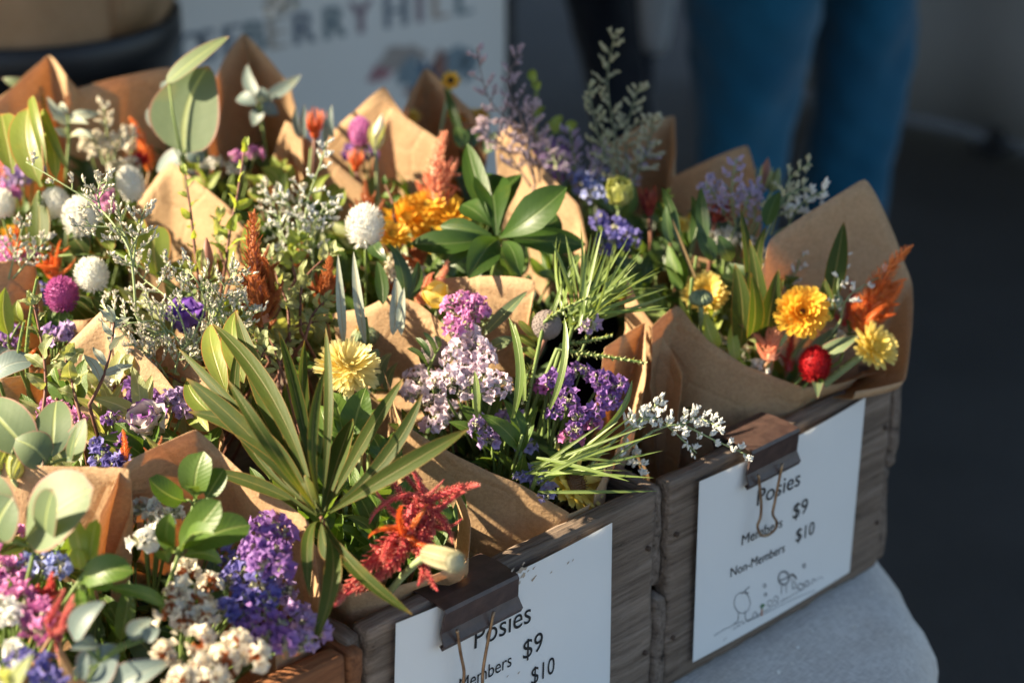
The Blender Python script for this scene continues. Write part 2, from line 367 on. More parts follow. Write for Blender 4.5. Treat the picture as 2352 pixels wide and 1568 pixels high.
# ------------------------------------------------------------------ shared small meshes
def bract_geo(N, core, fn):
    """N little folded blades; fn(i) gives root, direction, length, width, up"""
    V, F, U = [], [], []
    for i in range(N):
        p, d, ln, w, up = fn(i); d = nz(d); s = nz(np.cross(d, up)); u = np.cross(s, d); b = len(V)
        V += [p, p+d*ln*.5+s*w*.5+u*w*.18, p+d*ln*.55-u*w*.12, p+d*ln*.5-s*w*.5+u*w*.18, p+d*ln+u*ln*.10]
        U += [(0, .5), (.5, 1), (.5, .5), (.5, 0), (1, .5)]
        F += [[b, b+2, b+1], [b, b+3, b+2], [b+1, b+2, b+4], [b+2, b+3, b+4]]
    return join([core, (np.array(V), F, np.array(U))])
def globe_mesh(mat, var=0):                 # head of a globe amaranth, radius 1
    def make():
        r = np.random.default_rng(50+var); N = 330
        def fn(i):
            z = 1-2*(i+.5)/N*.96; a = i*2.39996+r.normal(0, .12); q = math.sqrt(max(0, 1-z*z))
            n = A(q*math.cos(a), q*math.sin(a), z); p = n*A(.72, .72, .80)
            return p, n+A(0, 0, .55+.2*r.random()), .34+.10*r.random(), .15, A(-n[1], n[0], .01) if False else np.cross([0, 0, 1], n)+A(1e-3, 0, 0)
        def fn2(i):
            p, d, ln, w, t = fn(i); return p, d, ln, w, np.cross(d, t)
        return mk_mesh('flower_head', *bract_geo(N, blob([0, 0, 0], 1., 14, 10, (.76, .76, .84)), fn2), mat, False)
    return cached(('globe', mat.name, var), make)
def spike_mesh(mat, var=0, fat=.13, N=210):      # one celosia spike, length 1 along z
    def make():
        r = np.random.default_rng(80+var)
        bx_, by_ = r.normal(0, .11, 2)
        def ctr(t): return A(bx_*4*t*(1-t), by_*4*t*(1-t), t)
        def fn(i):
            t = (i+.5)/N; a = i*2.39996; rad = fat*(1-t)**.6*(.55+.45*min(1, t*5)); n = A(math.cos(a), math.sin(a), 0)
            return ctr(t*.93)+n*rad*.45, n*(.62+.4*r.random())+A(0, 0, .45+.8*t)+r.normal(0, .15, 3), (.058+.045*r.random())*(1.2-.5*t)*(fat/.13)**.7, .026*(1.2-.4*t)*(fat/.13)**.5, A(0, 0, 1.)
        core = tube(np.array([ctr(t) for t in np.linspace(0, 1, 7)]), fat*.5, .008, 6)
        return mk_mesh('spike', *bract_geo(N, core, fn), mat, False)
    return cached(('spike', mat.name, var, fat, N), make)
def petal_mesh(mat, var=0, w=.34, curl=.12, notch=True):      # strap petal, length 1 along x, upper side +z
    def make():
        r = random.Random(33+var); prof = 'strap'; V, F, U = leaf([0, 0, 0], [1, 0, 0], w, [0, 0, 1], curl*r.uniform(.5, 1.4), prof, .25, .18, 7, 4, r.uniform(-.35, .35), r.uniform(-.06, .06), r)
        if notch:
            for k in range(5): V[-5+k][0] += (.0, -.05, .03, -.05, .0)[k]; V[-5+k][1] = (k-2)*w*.16
        return mk_mesh('petal', V, F, U, mat)
    return cached(('petal', mat.name, var, w, curl, notch), make)
def floret_mesh(mat, var=0):                # papery statice floret, height 1 along z, frilled mouth
    def make():
        r = random.Random(70+var); k = 10; rings = []
        for t, rad in ((0, .10), (.45, .20), (.8, .46), (1., .66)):
            ph = r.uniform(0, 6); a = np.arange(k)*2*PI/k
            rr = rad*(1+(.28 if t > .7 else .06)*np.sin(5*a+ph)*(t > .3)+np.array([r.uniform(-.12, .12) for _ in a]))
            zz = t+(t > .7)*(.12*np.cos(5*a+ph)+np.array([r.uniform(-.13, .13) for _ in a]))-(.15 if t == 1. else 0)
            rings.append(np.stack([rr*np.cos(a), rr*np.sin(a), zz], 1))
        g = loft(rings, True, False); return mk_mesh('floret', g[0], g[1], np.stack([np.repeat([0, .45, .8, 1.], k), np.tile(np.arange(k)/k, 4)], 1), mat, var % 2 == 0)
    return cached(('floret', mat.name, var), make)
def smallleaf_mesh(mat, prof='lance', var=0, w=.26, bend=.1, wave=0., fold=.3):       # length 1 along x
    return cached(('sl', mat.name, prof, var, w, bend, wave), lambda: mk_mesh('leaf', *leaf([0, 0, 0], [1, 0, 0], w, [0, 0, 1], bend, prof, fold, wave, 8, 4, .3*(var-1), .05*(var-1), random.Random(5+var)), mat))
def lmat(base, d, nrm, ln):                 # matrix that lays a unit leaf along d with its upper side to nrm
    x = nz(d); n = nz(np.asarray(nrm)-x*(np.asarray(nrm)@x)); y = np.cross(n, x); M = np.eye(4); M[:3, 0], M[:3, 1], M[:3, 2], M[:3, 3] = x*ln, y*ln, n*ln, base; return M
def rv(s=1.): return rng.normal(0, s, 3)

BASES = {}; DZ = dict(A2=-.012, A1=-.01, B=-.008)     # posies that sit lower in their crates
def base_of(b):
    return BASES[b] if isinstance(b, str) else np.asarray(b, float)
def stem_path(b, head, n=9, lean=.25):
    b = base_of(b)+A(*rng.normal(0, .012, 2), 0); h = np.asarray(head, float); c = b*.45+h*.55+A(0, 0, .05*lean)+A((b[0]-h[0])*.12, (b[1]-h[1])*.12, 0)
    return bez(b, c, h, n)

# ------------------------------------------------------------------ flowers
def globe(where, x, y, r, mat, cname, b, dz=0., var=0, axis=None, grp=None):
    h = S(x, y, dz, b); R = px(h, r); p = stem_path(b, h-A(0, 0, R*.75)); ax = nz(p[-1]-p[-3]) if axis is None else nz(axis)
    t = Thing('globe_amaranth', f'{cname} globe amaranth {where}', 'flower', p[0], grp or f'{cname} globe amaranths among the bouquets')
    t.mesh('stem', tube(p, .0012, .0010, 5), GRN)
    o = t.inst('flower_head', globe_mesh(mat, var), mat4(h, ax+rv(.14), [R*rng.uniform(.88, 1.05), R*rng.uniform(.88, 1.05), R*rng.uniform(.92, 1.18)], rng.uniform(0, 6)))
    for k in range(2): t.inst('leaf', smallleaf_mesh(L_GREEN, 'ovate', k, .4), lmat(h-ax*R*.75, rv(.5)*A(1, 1, .2)+A(0, 0, -.15), [0, 0, 1], R*1.1))
    return t
def celosia(where, main, n, mat, cname, b, dz=0., spread=.8, fat=.13, side=.55, ends=None, kind='plumed celosia', grp=None):
    """main = (x0,y0,x1,y1): foot and tip of the tallest spike; n side spikes, or ends = their tips in the picture"""
    p0 = S(main[0], main[1], dz-.01, b); D0 = float((p0-CAM) @ FW); tip = dep(main[2], main[3], D0+.01); Ln = np.linalg.norm(tip-p0); ax = nz(tip-p0)
    p = stem_path(b, p0); t = Thing('celosia', f'{cname} {kind} {where}', 'flower', p[0], grp or f'{cname} celosia plumes among the bouquets')
    t.mesh('stem', tube(p, .0016, .0016, 5), mat_stem('stem_red', (.30, .08, .05), (.30, .22, .08)))
    t.inst('spike', spike_mesh(mat, 0, fat), mat4(p0, ax, Ln, rng.uniform(0, 6)))
    if ends:
        for (ex, ey, dd) in ends:
            s0 = p0+ax*Ln*rng.uniform(.0, .45)+rv(.004); e = dep(ex, ey, D0+dd); l2 = np.linalg.norm(e-s0)
            t.inst('spike', spike_mesh(mat, int(rng.integers(1, 4)), min(.22, fat*.9)), mat4(s0, e-s0, l2, rng.uniform(0, 6)))
    Rm = frame(ax)
    for k in range(n):
        a = k*2.4+rng.uniform(0, .6); q = k/max(1, n); s0 = p0+ax*Ln*.5*q*.9
        d = ax*(.7+.5*q)+(Rm[:, 0]*math.cos(a)+Rm[:, 1]*math.sin(a))*spread*(1-.4*q)
        t.inst('spike', spike_mesh(mat, int(rng.integers(1, 4)), fat*1.15), mat4(s0-ax*Ln*.03, d, Ln*side*rng.uniform(.6, 1.05)*(1-.35*q), rng.uniform(0, 6)))
    return t
def daisy(where, x, y, r, mat, cname, b, dz=0., nrm=None, layers=((20, 1., .05), (18, .86, .35), (14, .66, .7)), cen=.30, cmat=None, kind='calendula', w=.27, grp=None, stem=True, sr=.0022):
    h = S(x, y, dz, b); R = px(h, r); n = nz(nrm if nrm is not None else TO_CAM*.6+A(0, 0, .7)+rv(.12))
    p = stem_path(b, h-n*R*.25); p[-2] = .5*(p[-2]+h-n*R*.7)
    t = Thing('calendula' if kind == 'calendula' else kind.split()[-1], f'{cname} {kind} {where}', 'flower', p[0], grp or f'{cname} {kind} flowers')
    if stem: t.mesh('stem', tube(spline(p[::2], 4), sr, sr*.9, 6), PALE_STEM)
    t.mesh('calyx', blob(h-n*R*.2, R*.36, 10, 6, (1, 1, .7), frame(n)), GRN)
    Rm = frame(n)
    for li, (k, ln, up) in enumerate(layers):
        ph = rng.uniform(0, 6)
        for i in range(k):
            a = ph+2*PI*i/k+rng.normal(0, .05); rad = Rm[:, 0]*math.cos(a)+Rm[:, 1]*math.sin(a); u2 = up+rng.normal(0, .09)
            d = rad*math.cos(u2)+n*math.sin(u2); nn = n*math.cos(u2)-rad*math.sin(u2)
            t.inst('petal', petal_mesh(mat, int(rng.integers(0, 4)), w, -.12), lmat(h+rad*R*.1+n*R*.03*li, d, nn, R*.92*ln*rng.uniform(.9, 1.07)))
    if cen:
        cm = cmat or P_CEN
        def mk():
            r_ = np.random.default_rng(3); N = 90
            def fn(i):
                q = math.sqrt((i+.5)/N); a = i*2.39996; nn = A(q*math.cos(a), q*math.sin(a), .8); return A(q*math.cos(a)*.92, q*math.sin(a)*.92, .30*math.sqrt(1-q*q*.9)), nn, .26, .13, A(-math.sin(a), math.cos(a), .1)
            return mk_mesh('disc', *bract_geo(N, blob([0, 0, 0], 1., 12, 6, (1, 1, .35)), fn), cm, False)
        t.inst('disc', cached(('disc', cm.name), mk), mat4(h+n*R*.08, n, R*cen))
    return t
def statice(where, spots, mat, cname, b, dz=0., grp=None, inner=None, dens=1., fs=.0062, kind='statice'):
    """spots = [(x, y, radius px), ...]: clusters of papery florets on forked stems"""
    hs = [(S(x, y, dz, b), r) for x, y, r in spots]; mid = np.mean([h for h, r in hs], 0); fork = mid*.62+base_of(b)*.38
    p = stem_path(b, fork, 6); t = Thing('statice', f'{cname} {kind} {where}', 'flower', p[0], grp or f'{cname} statice sprays')
    br = [tube(p, .0016, .0014, 5)]
    for h, r in hs:
        R = px(h, r); up = nz(h-fork); up = nz(up+A(0, 0, .4)+TO_CAM*.25); e = h-up*R*.7; br.append(tube(bez(p[-1], .5*(p[-1]+e)+A(0, 0, .006), e, 5), .0012, .001, 4)); Rm = frame(up)
        n = int(max(7, min(44, dens*.95*(R/fs)**2*5.2)))
        for i in range(n):
            q = (i+.5)/n; a = i*2.39996+rng.normal(0, .2); th = math.acos(1-q*1.25); d = Rm @ A(math.sin(th)*math.cos(a), math.sin(th)*math.sin(a), math.cos(th))
            hh = h-up*R*.55+d*R*A(1, 1, .9)*rng.uniform(.62, 1.08)
            br.append((*tube(np.array([e, hh-d*fs*.3]), .0006, .0006, 3, False)[:2], None)) if i % 2 == 0 else None
            t.inst('floret', floret_mesh(mat, int(rng.integers(0, 5))), mat4(hh-d*fs*.5, d+rv(.22), fs*rng.uniform(.62, 1.28), rng.uniform(0, 6)))
            if i % 2 == 0: t.inst('calyx', floret_mesh(inner or P_BUDG, 7), mat4(hh-d*fs*.9, d+rv(.15), fs*.8, 0))
    t.mesh('stem', join(br), GRN); return t
def bud_mesh(mat):
    def mk():
        V, F = [], []
        for j, (z, r) in enumerate(((0, .3), (.45, .5), (.8, .3))):
            for k in range(4): V.append([r*math.cos(k*PI/2+j*.3), r*math.sin(k*PI/2+j*.3), z])
        V += [[0, 0, 1.1]]
        for j in range(2):
            for k in range(4): F.append([j*4+k, j*4+(k+1) % 4, j*4+4+(k+1) % 4, j*4+4+k])
        F += [[8+k, 8+(k+1) % 4, 12] for k in range(4)]
        return np.array(V), F
    return cached('budgeo', mk)
def limonium(where, paths, mat, cname, b, dz=0., bs=.0030, grp=None, reach=45, nb=7, smat=None, kind='sea lavender', flop=.0, dense=1., cat='flower'):
    """paths = polylines in the picture (foot to tip); branchlets with rows of tiny buds along each"""
    smat = smat or PALE_STEM; first = S(*paths[0][0], dz-.01, b); D0 = float((first-CAM) @ FW)
    p = stem_path(b, first, 7); t = Thing('sea_lavender', f'{cname} {kind} {where}', cat, p[0], grp or f'{cname} sprays of tiny buds')
    t.mesh('stem', tube(p, .0013, .0011, 5), smat); bg_ = bud_mesh(None)
    for pa in paths:
        k = len(pa); P3 = spline([dep(q[0], q[1], D0+.012*i*rng.uniform(-.6, 1)) for i, q in enumerate(pa)], 7); n = len(P3); tubes = [tube(P3, .0010, .0005, 4)]; BV, BF = [], []
        Ltot = np.linalg.norm(np.diff(P3, axis=0), axis=1).sum()
        def comb(q0, d, ln, up):
            m = max(2, int(ln/bs*.62*dense)); e = q0+d*ln+up*ln*.15; tubes.append((*tube(bez(q0, q0+d*ln*.5, e, 4), .0005, .0003, 3, False)[:2], None))
            for i in range(m):
                f = .25+.75*(i+.5)/m; c = q0+d*ln*f+up*ln*.15*f*f; dd = nz(up*.85+d*.5+rv(.42)); M = mat4(c, dd, bs*rng.uniform(.75, 1.25)); nv = len(BV)*13
                BV.append((bg_[0]*A(.55, .55, 1)) @ M[:3, :3].T+M[:3, 3]); BF.extend([[i_+nv for i_ in f_] for f_ in bg_[1]])
        m = max(3, int(nb))
        for i in range(m):
            f = .18+.82*(i+.6)/m; j = min(n-2, int(f*(n-1))); q = P3[j]; ax = nz(P3[j+1]-P3[j]); sgn = 1 if i % 2 else -1
            sd = nz(np.cross(ax, TO_CAM))*sgn+rv(.35); sd = nz(sd-ax*(sd@ax)); ln = px(q, reach)*(1.15-.75*f)*rng.uniform(.7, 1.15)
            up = nz(ax*.5+A(0, 0, 1.)-A(0, 0, 1.)*flop*1.3)
            d = nz(sd+ax*.55+rv(.18)); qm = bez(q, q+d*ln*.6, q+d*ln+up*ln*.2, 6); tubes.append((*tube(qm, .0007, .0005, 3, False)[:2], None))
            for w in range(1, 6):
                for s3 in (1, -1):
                    if rng.random() < .28: continue
                    s2 = nz(np.cross(d, up))*s3
                    comb(qm[w], nz(d*.7+s2*.75+up*.25+rv(.35)), ln*.30*rng.uniform(.5, 1.25), up)
        comb(P3[-4], nz(P3[-1]-P3[-4]), np.linalg.norm(P3[-1]-P3[-4])*1.1, nz(np.cross(nz(P3[-1]-P3[-4]), TO_CAM)))
        bo = t.mesh('branch', join(tubes), smat)
        if BV: t.mesh('buds', (np.concatenate(BV), BF, None), mat, False, 'stuff', bo)
    return t
def leafset(where, specs, mat, cname, b, cat='foliage', dz=0., name='leaf_sprig', prof='lance', bend=.1, fold=.25, wave=0., grp=None, ctr=None, smat=None, up=.55, dd=.0, pet=True):
    """specs = [(base x, y, tip x, y, width px, depth change)]; every leaf a part of the sprig"""
    c0 = S(*(ctr or specs[0][:2]), dz, b); D0 = float((c0-CAM) @ FW); p = stem_path(b, c0, 7)
    t = Thing(name, f'{cname} {where}', cat, p[0], grp or f'{cname} among the bouquets')
    t.mesh('stem', tube(p, .0018, .0014, 6), smat or GRN); pts = []
    for sp in specs:
        bx_, by_, tx, ty, w = sp[:5]; d2 = sp[5] if len(sp) > 5 else dd; bd = sp[6] if len(sp) > 6 else bend*rng.uniform(.2, 1.9); tw = sp[7] if len(sp) > 7 else rng.normal(0, .25)
        q0 = dep(bx_, by_, D0+rng.normal(0, .002)); q1 = dep(tx, ty, D0+d2+rng.normal(0, .006)); ln = np.linalg.norm(q1-q0)
        nn = nz(TO_CAM+A(0, 0, up)+rv(.22)-SUN_D*-.15)
        g = leaf(q0, q1, px(q0, w), nn, bd, prof, fold, wave, 16 if ln > .04 else 9, 4, tw, rng.normal(0, .065))
        t.mesh('leaf', g, mat)
        if pet: pts.append(tube(np.array([c0+(q0-c0)*.0, .6*q0+.4*c0+A(0, 0, .002), q0+(q1-q0)*.04]), .0011, .0008, 4))
    if pts: t.mesh('twig', join(pts), smat or GRN)
    return t
def twig(where, path, mat, cname, b, ln=40, w=.5, prof='ovate', n=9, wave=.25, dz=0., grp=None, smat=None, name='leafy_twig', start=.25, bend=.12, cat='foliage', jit=.45, droop=.1):
    """a twig drawn through path with leaves set along it"""
    c0 = S(*path[0], dz-.01, b); D0 = float((c0-CAM) @ FW); P3 = spline([dep(q[0], q[1], D0+.006*i) for i, q in enumerate(path)], 7); st = stem_path(b, c0, 6)
    full = np.concatenate([st[:-1], P3]); t = Thing(name, f'{cname} {where}', cat, st[0], grp or f'{cname} among the bouquets')
    t.mesh('stem', tube(full, .0015, .0008, 6), smat or BRN)
    for i in range(n):
        f = start+(1-start)*(i+.5)/n; j = min(len(P3)-2, int(f*(len(P3)-1))); ax = nz(P3[j+1]-P3[j]); Rm = frame(ax, TO_CAM); a = i*2.6+rng.uniform(0, 1.)
        d = nz(ax*.75+(Rm[:, 0]*math.cos(a)+Rm[:, 1]*math.sin(a))*.9-A(0, 0, droop)+rv(.12)); l_ = px(P3[j], ln)*rng.uniform(.7, 1.2)*(1-.35*f)
        t.inst('leaf', smallleaf_mesh(mat, prof, int(rng.integers(0, 3)), w, bend, wave), lmat(P3[j], d, nz(A(0, 0, 1)+TO_CAM*.5+rv(jit)), l_))
    e = nz(P3[-1]-P3[-3]); 
    for k in range(3): t.inst('leaf', smallleaf_mesh(mat, prof, k, w, bend, wave), lmat(P3[-1], e+rv(.35), nz(A(0, 0, 1)+TO_CAM+rv(.4)), px(P3[-1], ln)*.55))
    return t
def straps(where, x, y, n, ln, w, mat, cname, b, ang=(30, 150), dz=0., prof='needle', grp=None, tips=None, name='needle_spray', back=.02, cat='foliage', kink=.1):
    c0 = S(x, y, dz, b); D0 = float((c0-CAM) @ FW); st = stem_path(b, c0, 6); t = Thing(name, f'{cname} {where}', cat, st[0], grp); t.mesh('stem', tube(st, .0018, .0016, 6), GRN)
    for i in range(n):
        a = math.radians(ang[0]+(ang[1]-ang[0])*(i+rng.uniform(.1, .9))/n); l_ = ln*rng.uniform(.6, 1.08); s0 = c0+rv(.006)
        q1 = dep(x+l_*math.cos(a), y-l_*math.sin(a), D0+rng.uniform(-.03, .04)+back)
        t.mesh('leaf', leaf(s0, q1, px(c0, w)*rng.uniform(.7, 1.2), nz(TO_CAM+A(0, 0, .4)+rv(.5)), rng.uniform(-.05, kink), prof, .3, 0, 9, 2, rng.normal(0, .7)), mat)
    return t
def catkin(where, path, mat, cname, b, ln=20, n=60, w=.34, dz=0., grp=None, name='leucadendron_sprig'):
    """sprig closely set with small overlapping leaves"""
    c0 = S(*path[0], dz, b); D0 = float((c0-CAM) @ FW); P3 = spline([dep(q[0], q[1], D0-.004*i) for i, q in enumerate(path)], 8); st = stem_path(b, c0, 6)
    t = Thing(name, f'{cname} {where}', 'foliage', st[0], grp); t.mesh('stem', tube(np.concatenate([st[:-1], P3]), .0017, .0010, 6), GRN)
    for i in range(n):
        f = i/n; j = min(len(P3)-2, int(f*(len(P3)-1))); ax = nz(P3[j+1]-P3[j]); Rm = frame(ax); a = i*2.39996; rad = Rm[:, 0]*math.cos(a)+Rm[:, 1]*math.sin(a)
        u = f*(len(P3)-1)-j; q = P3[j]*(1-u)+P3[j+1]*u
        t.inst('leaf', smallleaf_mesh(mat, 'obov', int(rng.integers(0, 3)), w, .12), lmat(q, ax*.8+rad*.75*(1-.4*f), -rad*.6+ax, px(q, ln)*rng.uniform(.8, 1.15)*(1-.35*f)))
    return t
def bractflower(where, x, y, r, mat, cname, b, dz=0., axis=None, n=26, spread=.5, kind='protea', grp=None, w=.17):
    h = S(x, y, dz, b); R = px(h, r); ax = nz(axis if axis is not None else A(0, 0, 1)+rv(.15)); st = stem_path(b, h-ax*R*.4); t = Thing('protea', f'{cname} {kind} {where}', 'flower', st[0], grp)
    t.mesh('stem', tube(st, .002, .002, 6), BRN); Rm = frame(ax)
    t.mesh('flower_head', blob(h-ax*R*.3, R*.26, 10, 6, (1, 1, 1.5), frame(ax)), mat)
    for i in range(n):
        a = i*2.39996; q = i/n; rad = Rm[:, 0]*math.cos(a)+Rm[:, 1]*math.sin(a); d = ax+rad*spread*(.35+q)
        t.inst('bract', smallleaf_mesh(mat, 'lance', i % 3, w, -.12), lmat(h-ax*R*(.3+.15*q)+rad*R*.12, d, ax-rad*.8, R*rng.uniform(1.0, 1.45)))
    return t
def cupflower(where, x, y, r, mat, cname, b, dz=0., axis=None, kind='lisianthus', n=9, open_=.7, wave=.5, grp=None, name=None, sm=None):
    h = S(x, y, dz, b); R = px(h, r); ax = nz(axis if axis is not None else A(0, 0, 1)+TO_CAM*.55+rv(.12)); st = stem_path(b, h-ax*R*.9); t = Thing(name or kind.split()[-1], f'{cname} {kind} {where}', 'flower', st[0], grp)
    t.mesh('stem', tube(st, .0018, .0016, 6), PALE_STEM); Rm = frame(ax); t.mesh('calyx', blob(h-ax*R*.8, R*.25, 8, 5, (1, 1, 1.2), frame(ax)), GRN)
    for i in range(n):
        a = i*2.39996; q = i/n; rad = Rm[:, 0]*math.cos(a)+Rm[:, 1]*math.sin(a); d = ax+rad*(open_*(.25+.95*q)+rng.normal(0, .06))
        t.mesh('petal', leaf(h-ax*R*.85+rad*R*.06, h-ax*R*.85+nz(d)*R*1.75*rng.uniform(.9, 1.08), R*1.35, ax*.9-rad*.9, -.16, 'obov', .35, wave, 10, 6, 0), mat)
    return t
def seedbud(where, x, y, r, cname, b, dz=0., axis=None, mat=None, tipm=None, kind='calendula bud', grp=None):
    """ribbed closed bud on its stem"""
    h = S(x, y, dz, b); R = px(h, r); ax = nz(axis if axis is not None else A(0, 0, 1)+TO_CAM*.15+rv(.15)); st = stem_path(b, h-ax*R*.6); t = Thing('flower_bud', f'{cname} {kind} {where}', 'flower bud', st[0], grp)
    t.mesh('stem', tube(st, .0022, .0024, 6), PALE_STEM)
    t.mesh('core', blob(h, R*.8, 12, 8, (1, 1, .8), frame(ax)), BUDG); Rm = frame(ax)
    for i in range(16):
        a = 2*PI*i/16; rad = Rm[:, 0]*math.cos(a)+Rm[:, 1]*math.sin(a)
        Pq = [h-ax*R*.62+rad*R*.45, h-ax*R*.2+rad*R*.92, h+ax*R*.25+rad*R*.85, h+ax*R*.62+rad*R*.40]
        t.mesh('sepal', tube(spline(Pq, 3), np.interp(np.linspace(0, 1, 10), [0, .5, 1], [.10*R, .25*R, .06*R]), None, 5), mat or BUDG)
    if tipm:
        for i in range(14):
            a = i*2.4; rad = Rm[:, 0]*math.cos(a)+Rm[:, 1]*math.sin(a); t.inst('petal', smallleaf_mesh(tipm, 'lance', i % 3, .3), lmat(h+ax*R*.5+rad*R*.25*(i/14), ax+rad*.4, rad, R*.55))
    return t
def pointbud(where, x0, y0, x1, y1, w, mat, cname, b, dz=0., kind='lisianthus bud', grp=None):
    h = S(x0, y0, dz, b); D0 = float((h-CAM) @ FW); e = dep(x1, y1, D0+.005); st = stem_path(b, h); t = Thing('flower_bud', f'{cname} {kind} {where}', 'flower bud', st[0], grp); t.mesh('stem', tube(st, .0016, .0016, 5), PALE_STEM)
    R = px(h, w)/2; path = np.array([h*(1-f)+e*f for f in np.linspace(0, 1, 9)]); t.mesh('bud', tube(path, R*np.array([.35, .75, .98, 1., .92, .78, .6, .38, .06]), None, 10), mat)
    ax = nz(e-h); Rm = frame(ax)
    for i in range(5):
        a = i*2*PI/5; rad = Rm[:, 0]*math.cos(a)+Rm[:, 1]*math.sin(a); t.inst('sepal', smallleaf_mesh(L_PALE, 'lance', i % 3, .16), lmat(h+rad*R*.35, ax+rad*.25, rad, np.linalg.norm(e-h)*.75))
    return t
def cone(where, x, y, r, b, dz=0., cname='grey brown woody', grp=None):
    h = S(x, y, dz, b); R = px(h, r); st = stem_path(b, h-A(0, 0, R*.8)); ax = nz(A(.1, -.1, 1)); t = Thing('protea_cone', f'{cname} {where}', 'seed cone', st[0], grp); t.mesh('stem', tube(st, .002, .002, 6), BRN)
    def mk():
        N = 150
        def fn(i):
            z = 1-2*(i+.5)/N; a = i*2.39996; q = math.sqrt(1-z*z); n = A(q*math.cos(a), q*math.sin(a), z); u = nz(A(-z*math.cos(a), -z*math.sin(a), q)+A(1e-4, 0, 0)); return n*.93-u*.08, u+n*.13, .22, .26, n
        return mk_mesh('scales', *bract_geo(N, blob([0, 0, 0], .96, 20, 14), fn), CONE, True)
    t.inst('scales', cached('conemesh', mk), mat4(h, ax, R))
    return t
# ------------------------------------------------------------------ setting
def mat_asphalt():
    m, T_, N, L = newmat('asphalt'); v = coords(N, L, 'Object'); n1 = tex(N, L, 'Noise', 1.3, 6., .6, v); vo = tex(N, L, 'Voronoi', 140., vec=v); n2 = tex(N, L, 'Noise', 220., 3., .6, v)
    r = ramp(N, [(.3, (.056, .052, .047)), (.7, (.088, .082, .075))]); L.new(n1.outputs[0], r.inputs[0]); sr = ramp(N, [(.0, (1, 1, 1)), (.35, (0, 0, 0))]); L.new(vo.outputs[0], sr.inputs[0])
    col = mixc(N, L, math_(N, L, 'MULTIPLY', sr.outputs[0], .35), r.outputs[0], (.11, .11, .11)); return finish(m, N, L, col, .85, 0, .25, math_(N, L, 'ADD', vo.outputs[0], n2.outputs[0]), .6, .004)
g = 60.; single('ground', ([[-g, -g, 0], [g, -g, 0], [g, g, 0], [-g, g, 0]], [[0, 1, 2, 3]]), mat_asphalt(), kind='structure', smooth=False, origin=(0, 0, 0))
# market marquee that shades the stall: roof, valance, four legs
CANV = mat_plain('canvas_grey', (.20, .20, .20), (.26, .26, .26), .8, .1, 6., .2, .004)
STEEL = mat_plain('steel_dark', (.03, .03, .035), (.05, .05, .05), .5, .4, 20., .1)
X0, X1, Y0, Y1, ZE = -1.33, 3.46, -.55, 5.2, 2.62
mq = Thing('marquee', 'grey canvas market marquee standing over the flower stall with a side wall', 'marquee', (1, 2, 0))
cx, cy = (X0+X1)/2, (Y0+Y1)/2
mq.mesh('roof', ([[X0, Y0, ZE], [X1, Y0, ZE], [X1, Y1, ZE], [X0, Y1, ZE], [cx, cy, 3.5]], [[0, 1, 4], [1, 2, 4], [2, 3, 4], [3, 0, 4]]), CANV, False, solid=.01)
for a, b_ in (((X0, Y0), (X1, Y0)), ((X1, Y0), (X1, Y1)), ((X1, Y1), (X0, Y1)), ((X0, Y1), (X0, Y0))):
    n = 60; V, F = [], []
    for i in range(n+1):
        f = i/n; x, y = a[0]+(b_[0]-a[0])*f, a[1]+(b_[1]-a[1])*f; V += [[x, y, ZE], [x, y, ZE-.22-.03*abs(math.sin(f*PI*12))]]
    F = [[2*i, 2*i+2, 2*i+3, 2*i+1] for i in range(n)]; mq.mesh('valance', (V, F), CANV, False, solid=.004)
for x, y in ((X0, Y0), (X1, Y0), (X1, Y1), (X0, Y1)):
    mq.mesh('leg', box((x, y, ZE/2), (.05, .05, ZE), 0, (1, 1, 1), .006), STEEL, False)
# its canvas side wall: gently rippled sheet hanging to the ground, with a black foot
SW = mat_plain('wall_canvas', (.46, .45, .43), (.54, .53, .51), .85, .1, 2.5, .25, .01, stretch=(1, 1, .4))
V, F = [], []
for i in range(81):
    y = .45+i*2.35/80
    for j in range(9): z = .02+2.35*j/8; V.append([3.43+.03*math.sin(y*4.2+.6*z)*(1-j/10)+.012*math.sin(y*13), y, z])
for i in range(80):
    for j in range(8): F.append([i*9+j, i*9+9+j, i*9+10+j, i*9+j+1])
mq.mesh('side_wall', (V, F), SW, True, solid=.004)
V, F = [], []  # left wall, out of view, added to keep sun off the rear posies and ground
for i in range(61):
    y = 2.0+i*3.15/60
    for j in range(5): V.append([X0+.02+.03*math.sin(y*4.6), y, .03+2.45*j/4])
F = [[i*5+j, i*5+5+j, i*5+6+j, i*5+j+1] for i in range(60) for j in range(4)]; mq.mesh('side_wall', (V, F), SW, True, solid=.004)
V, F = [], []  # unseen back wall, added so the ground behind the stall stays dark
for i in range(91):
    x = X0+.05+i*(X1-X0-.1)/90
    for j in range(5): V.append([x, Y1-.03+.03*math.sin(x*4.3), .03+2.45*j/4])
F = [[i*5+j, i*5+5+j, i*5+6+j, i*5+j+1] for i in range(90) for j in range(4)]; mq.mesh('side_wall', (V, F), SW, True, solid=.004)
ft = onz(2292, 352, .0)
mq.mesh('foot', join([box((ft[0]-.02, ft[1], .015), (.09, .09, .026), 0, (1, 1, 1), .006), box((ft[0]-.02, ft[1], .045), (.04, .04, .05), 0, (1, 1, 1), .006)]), STEEL, False)

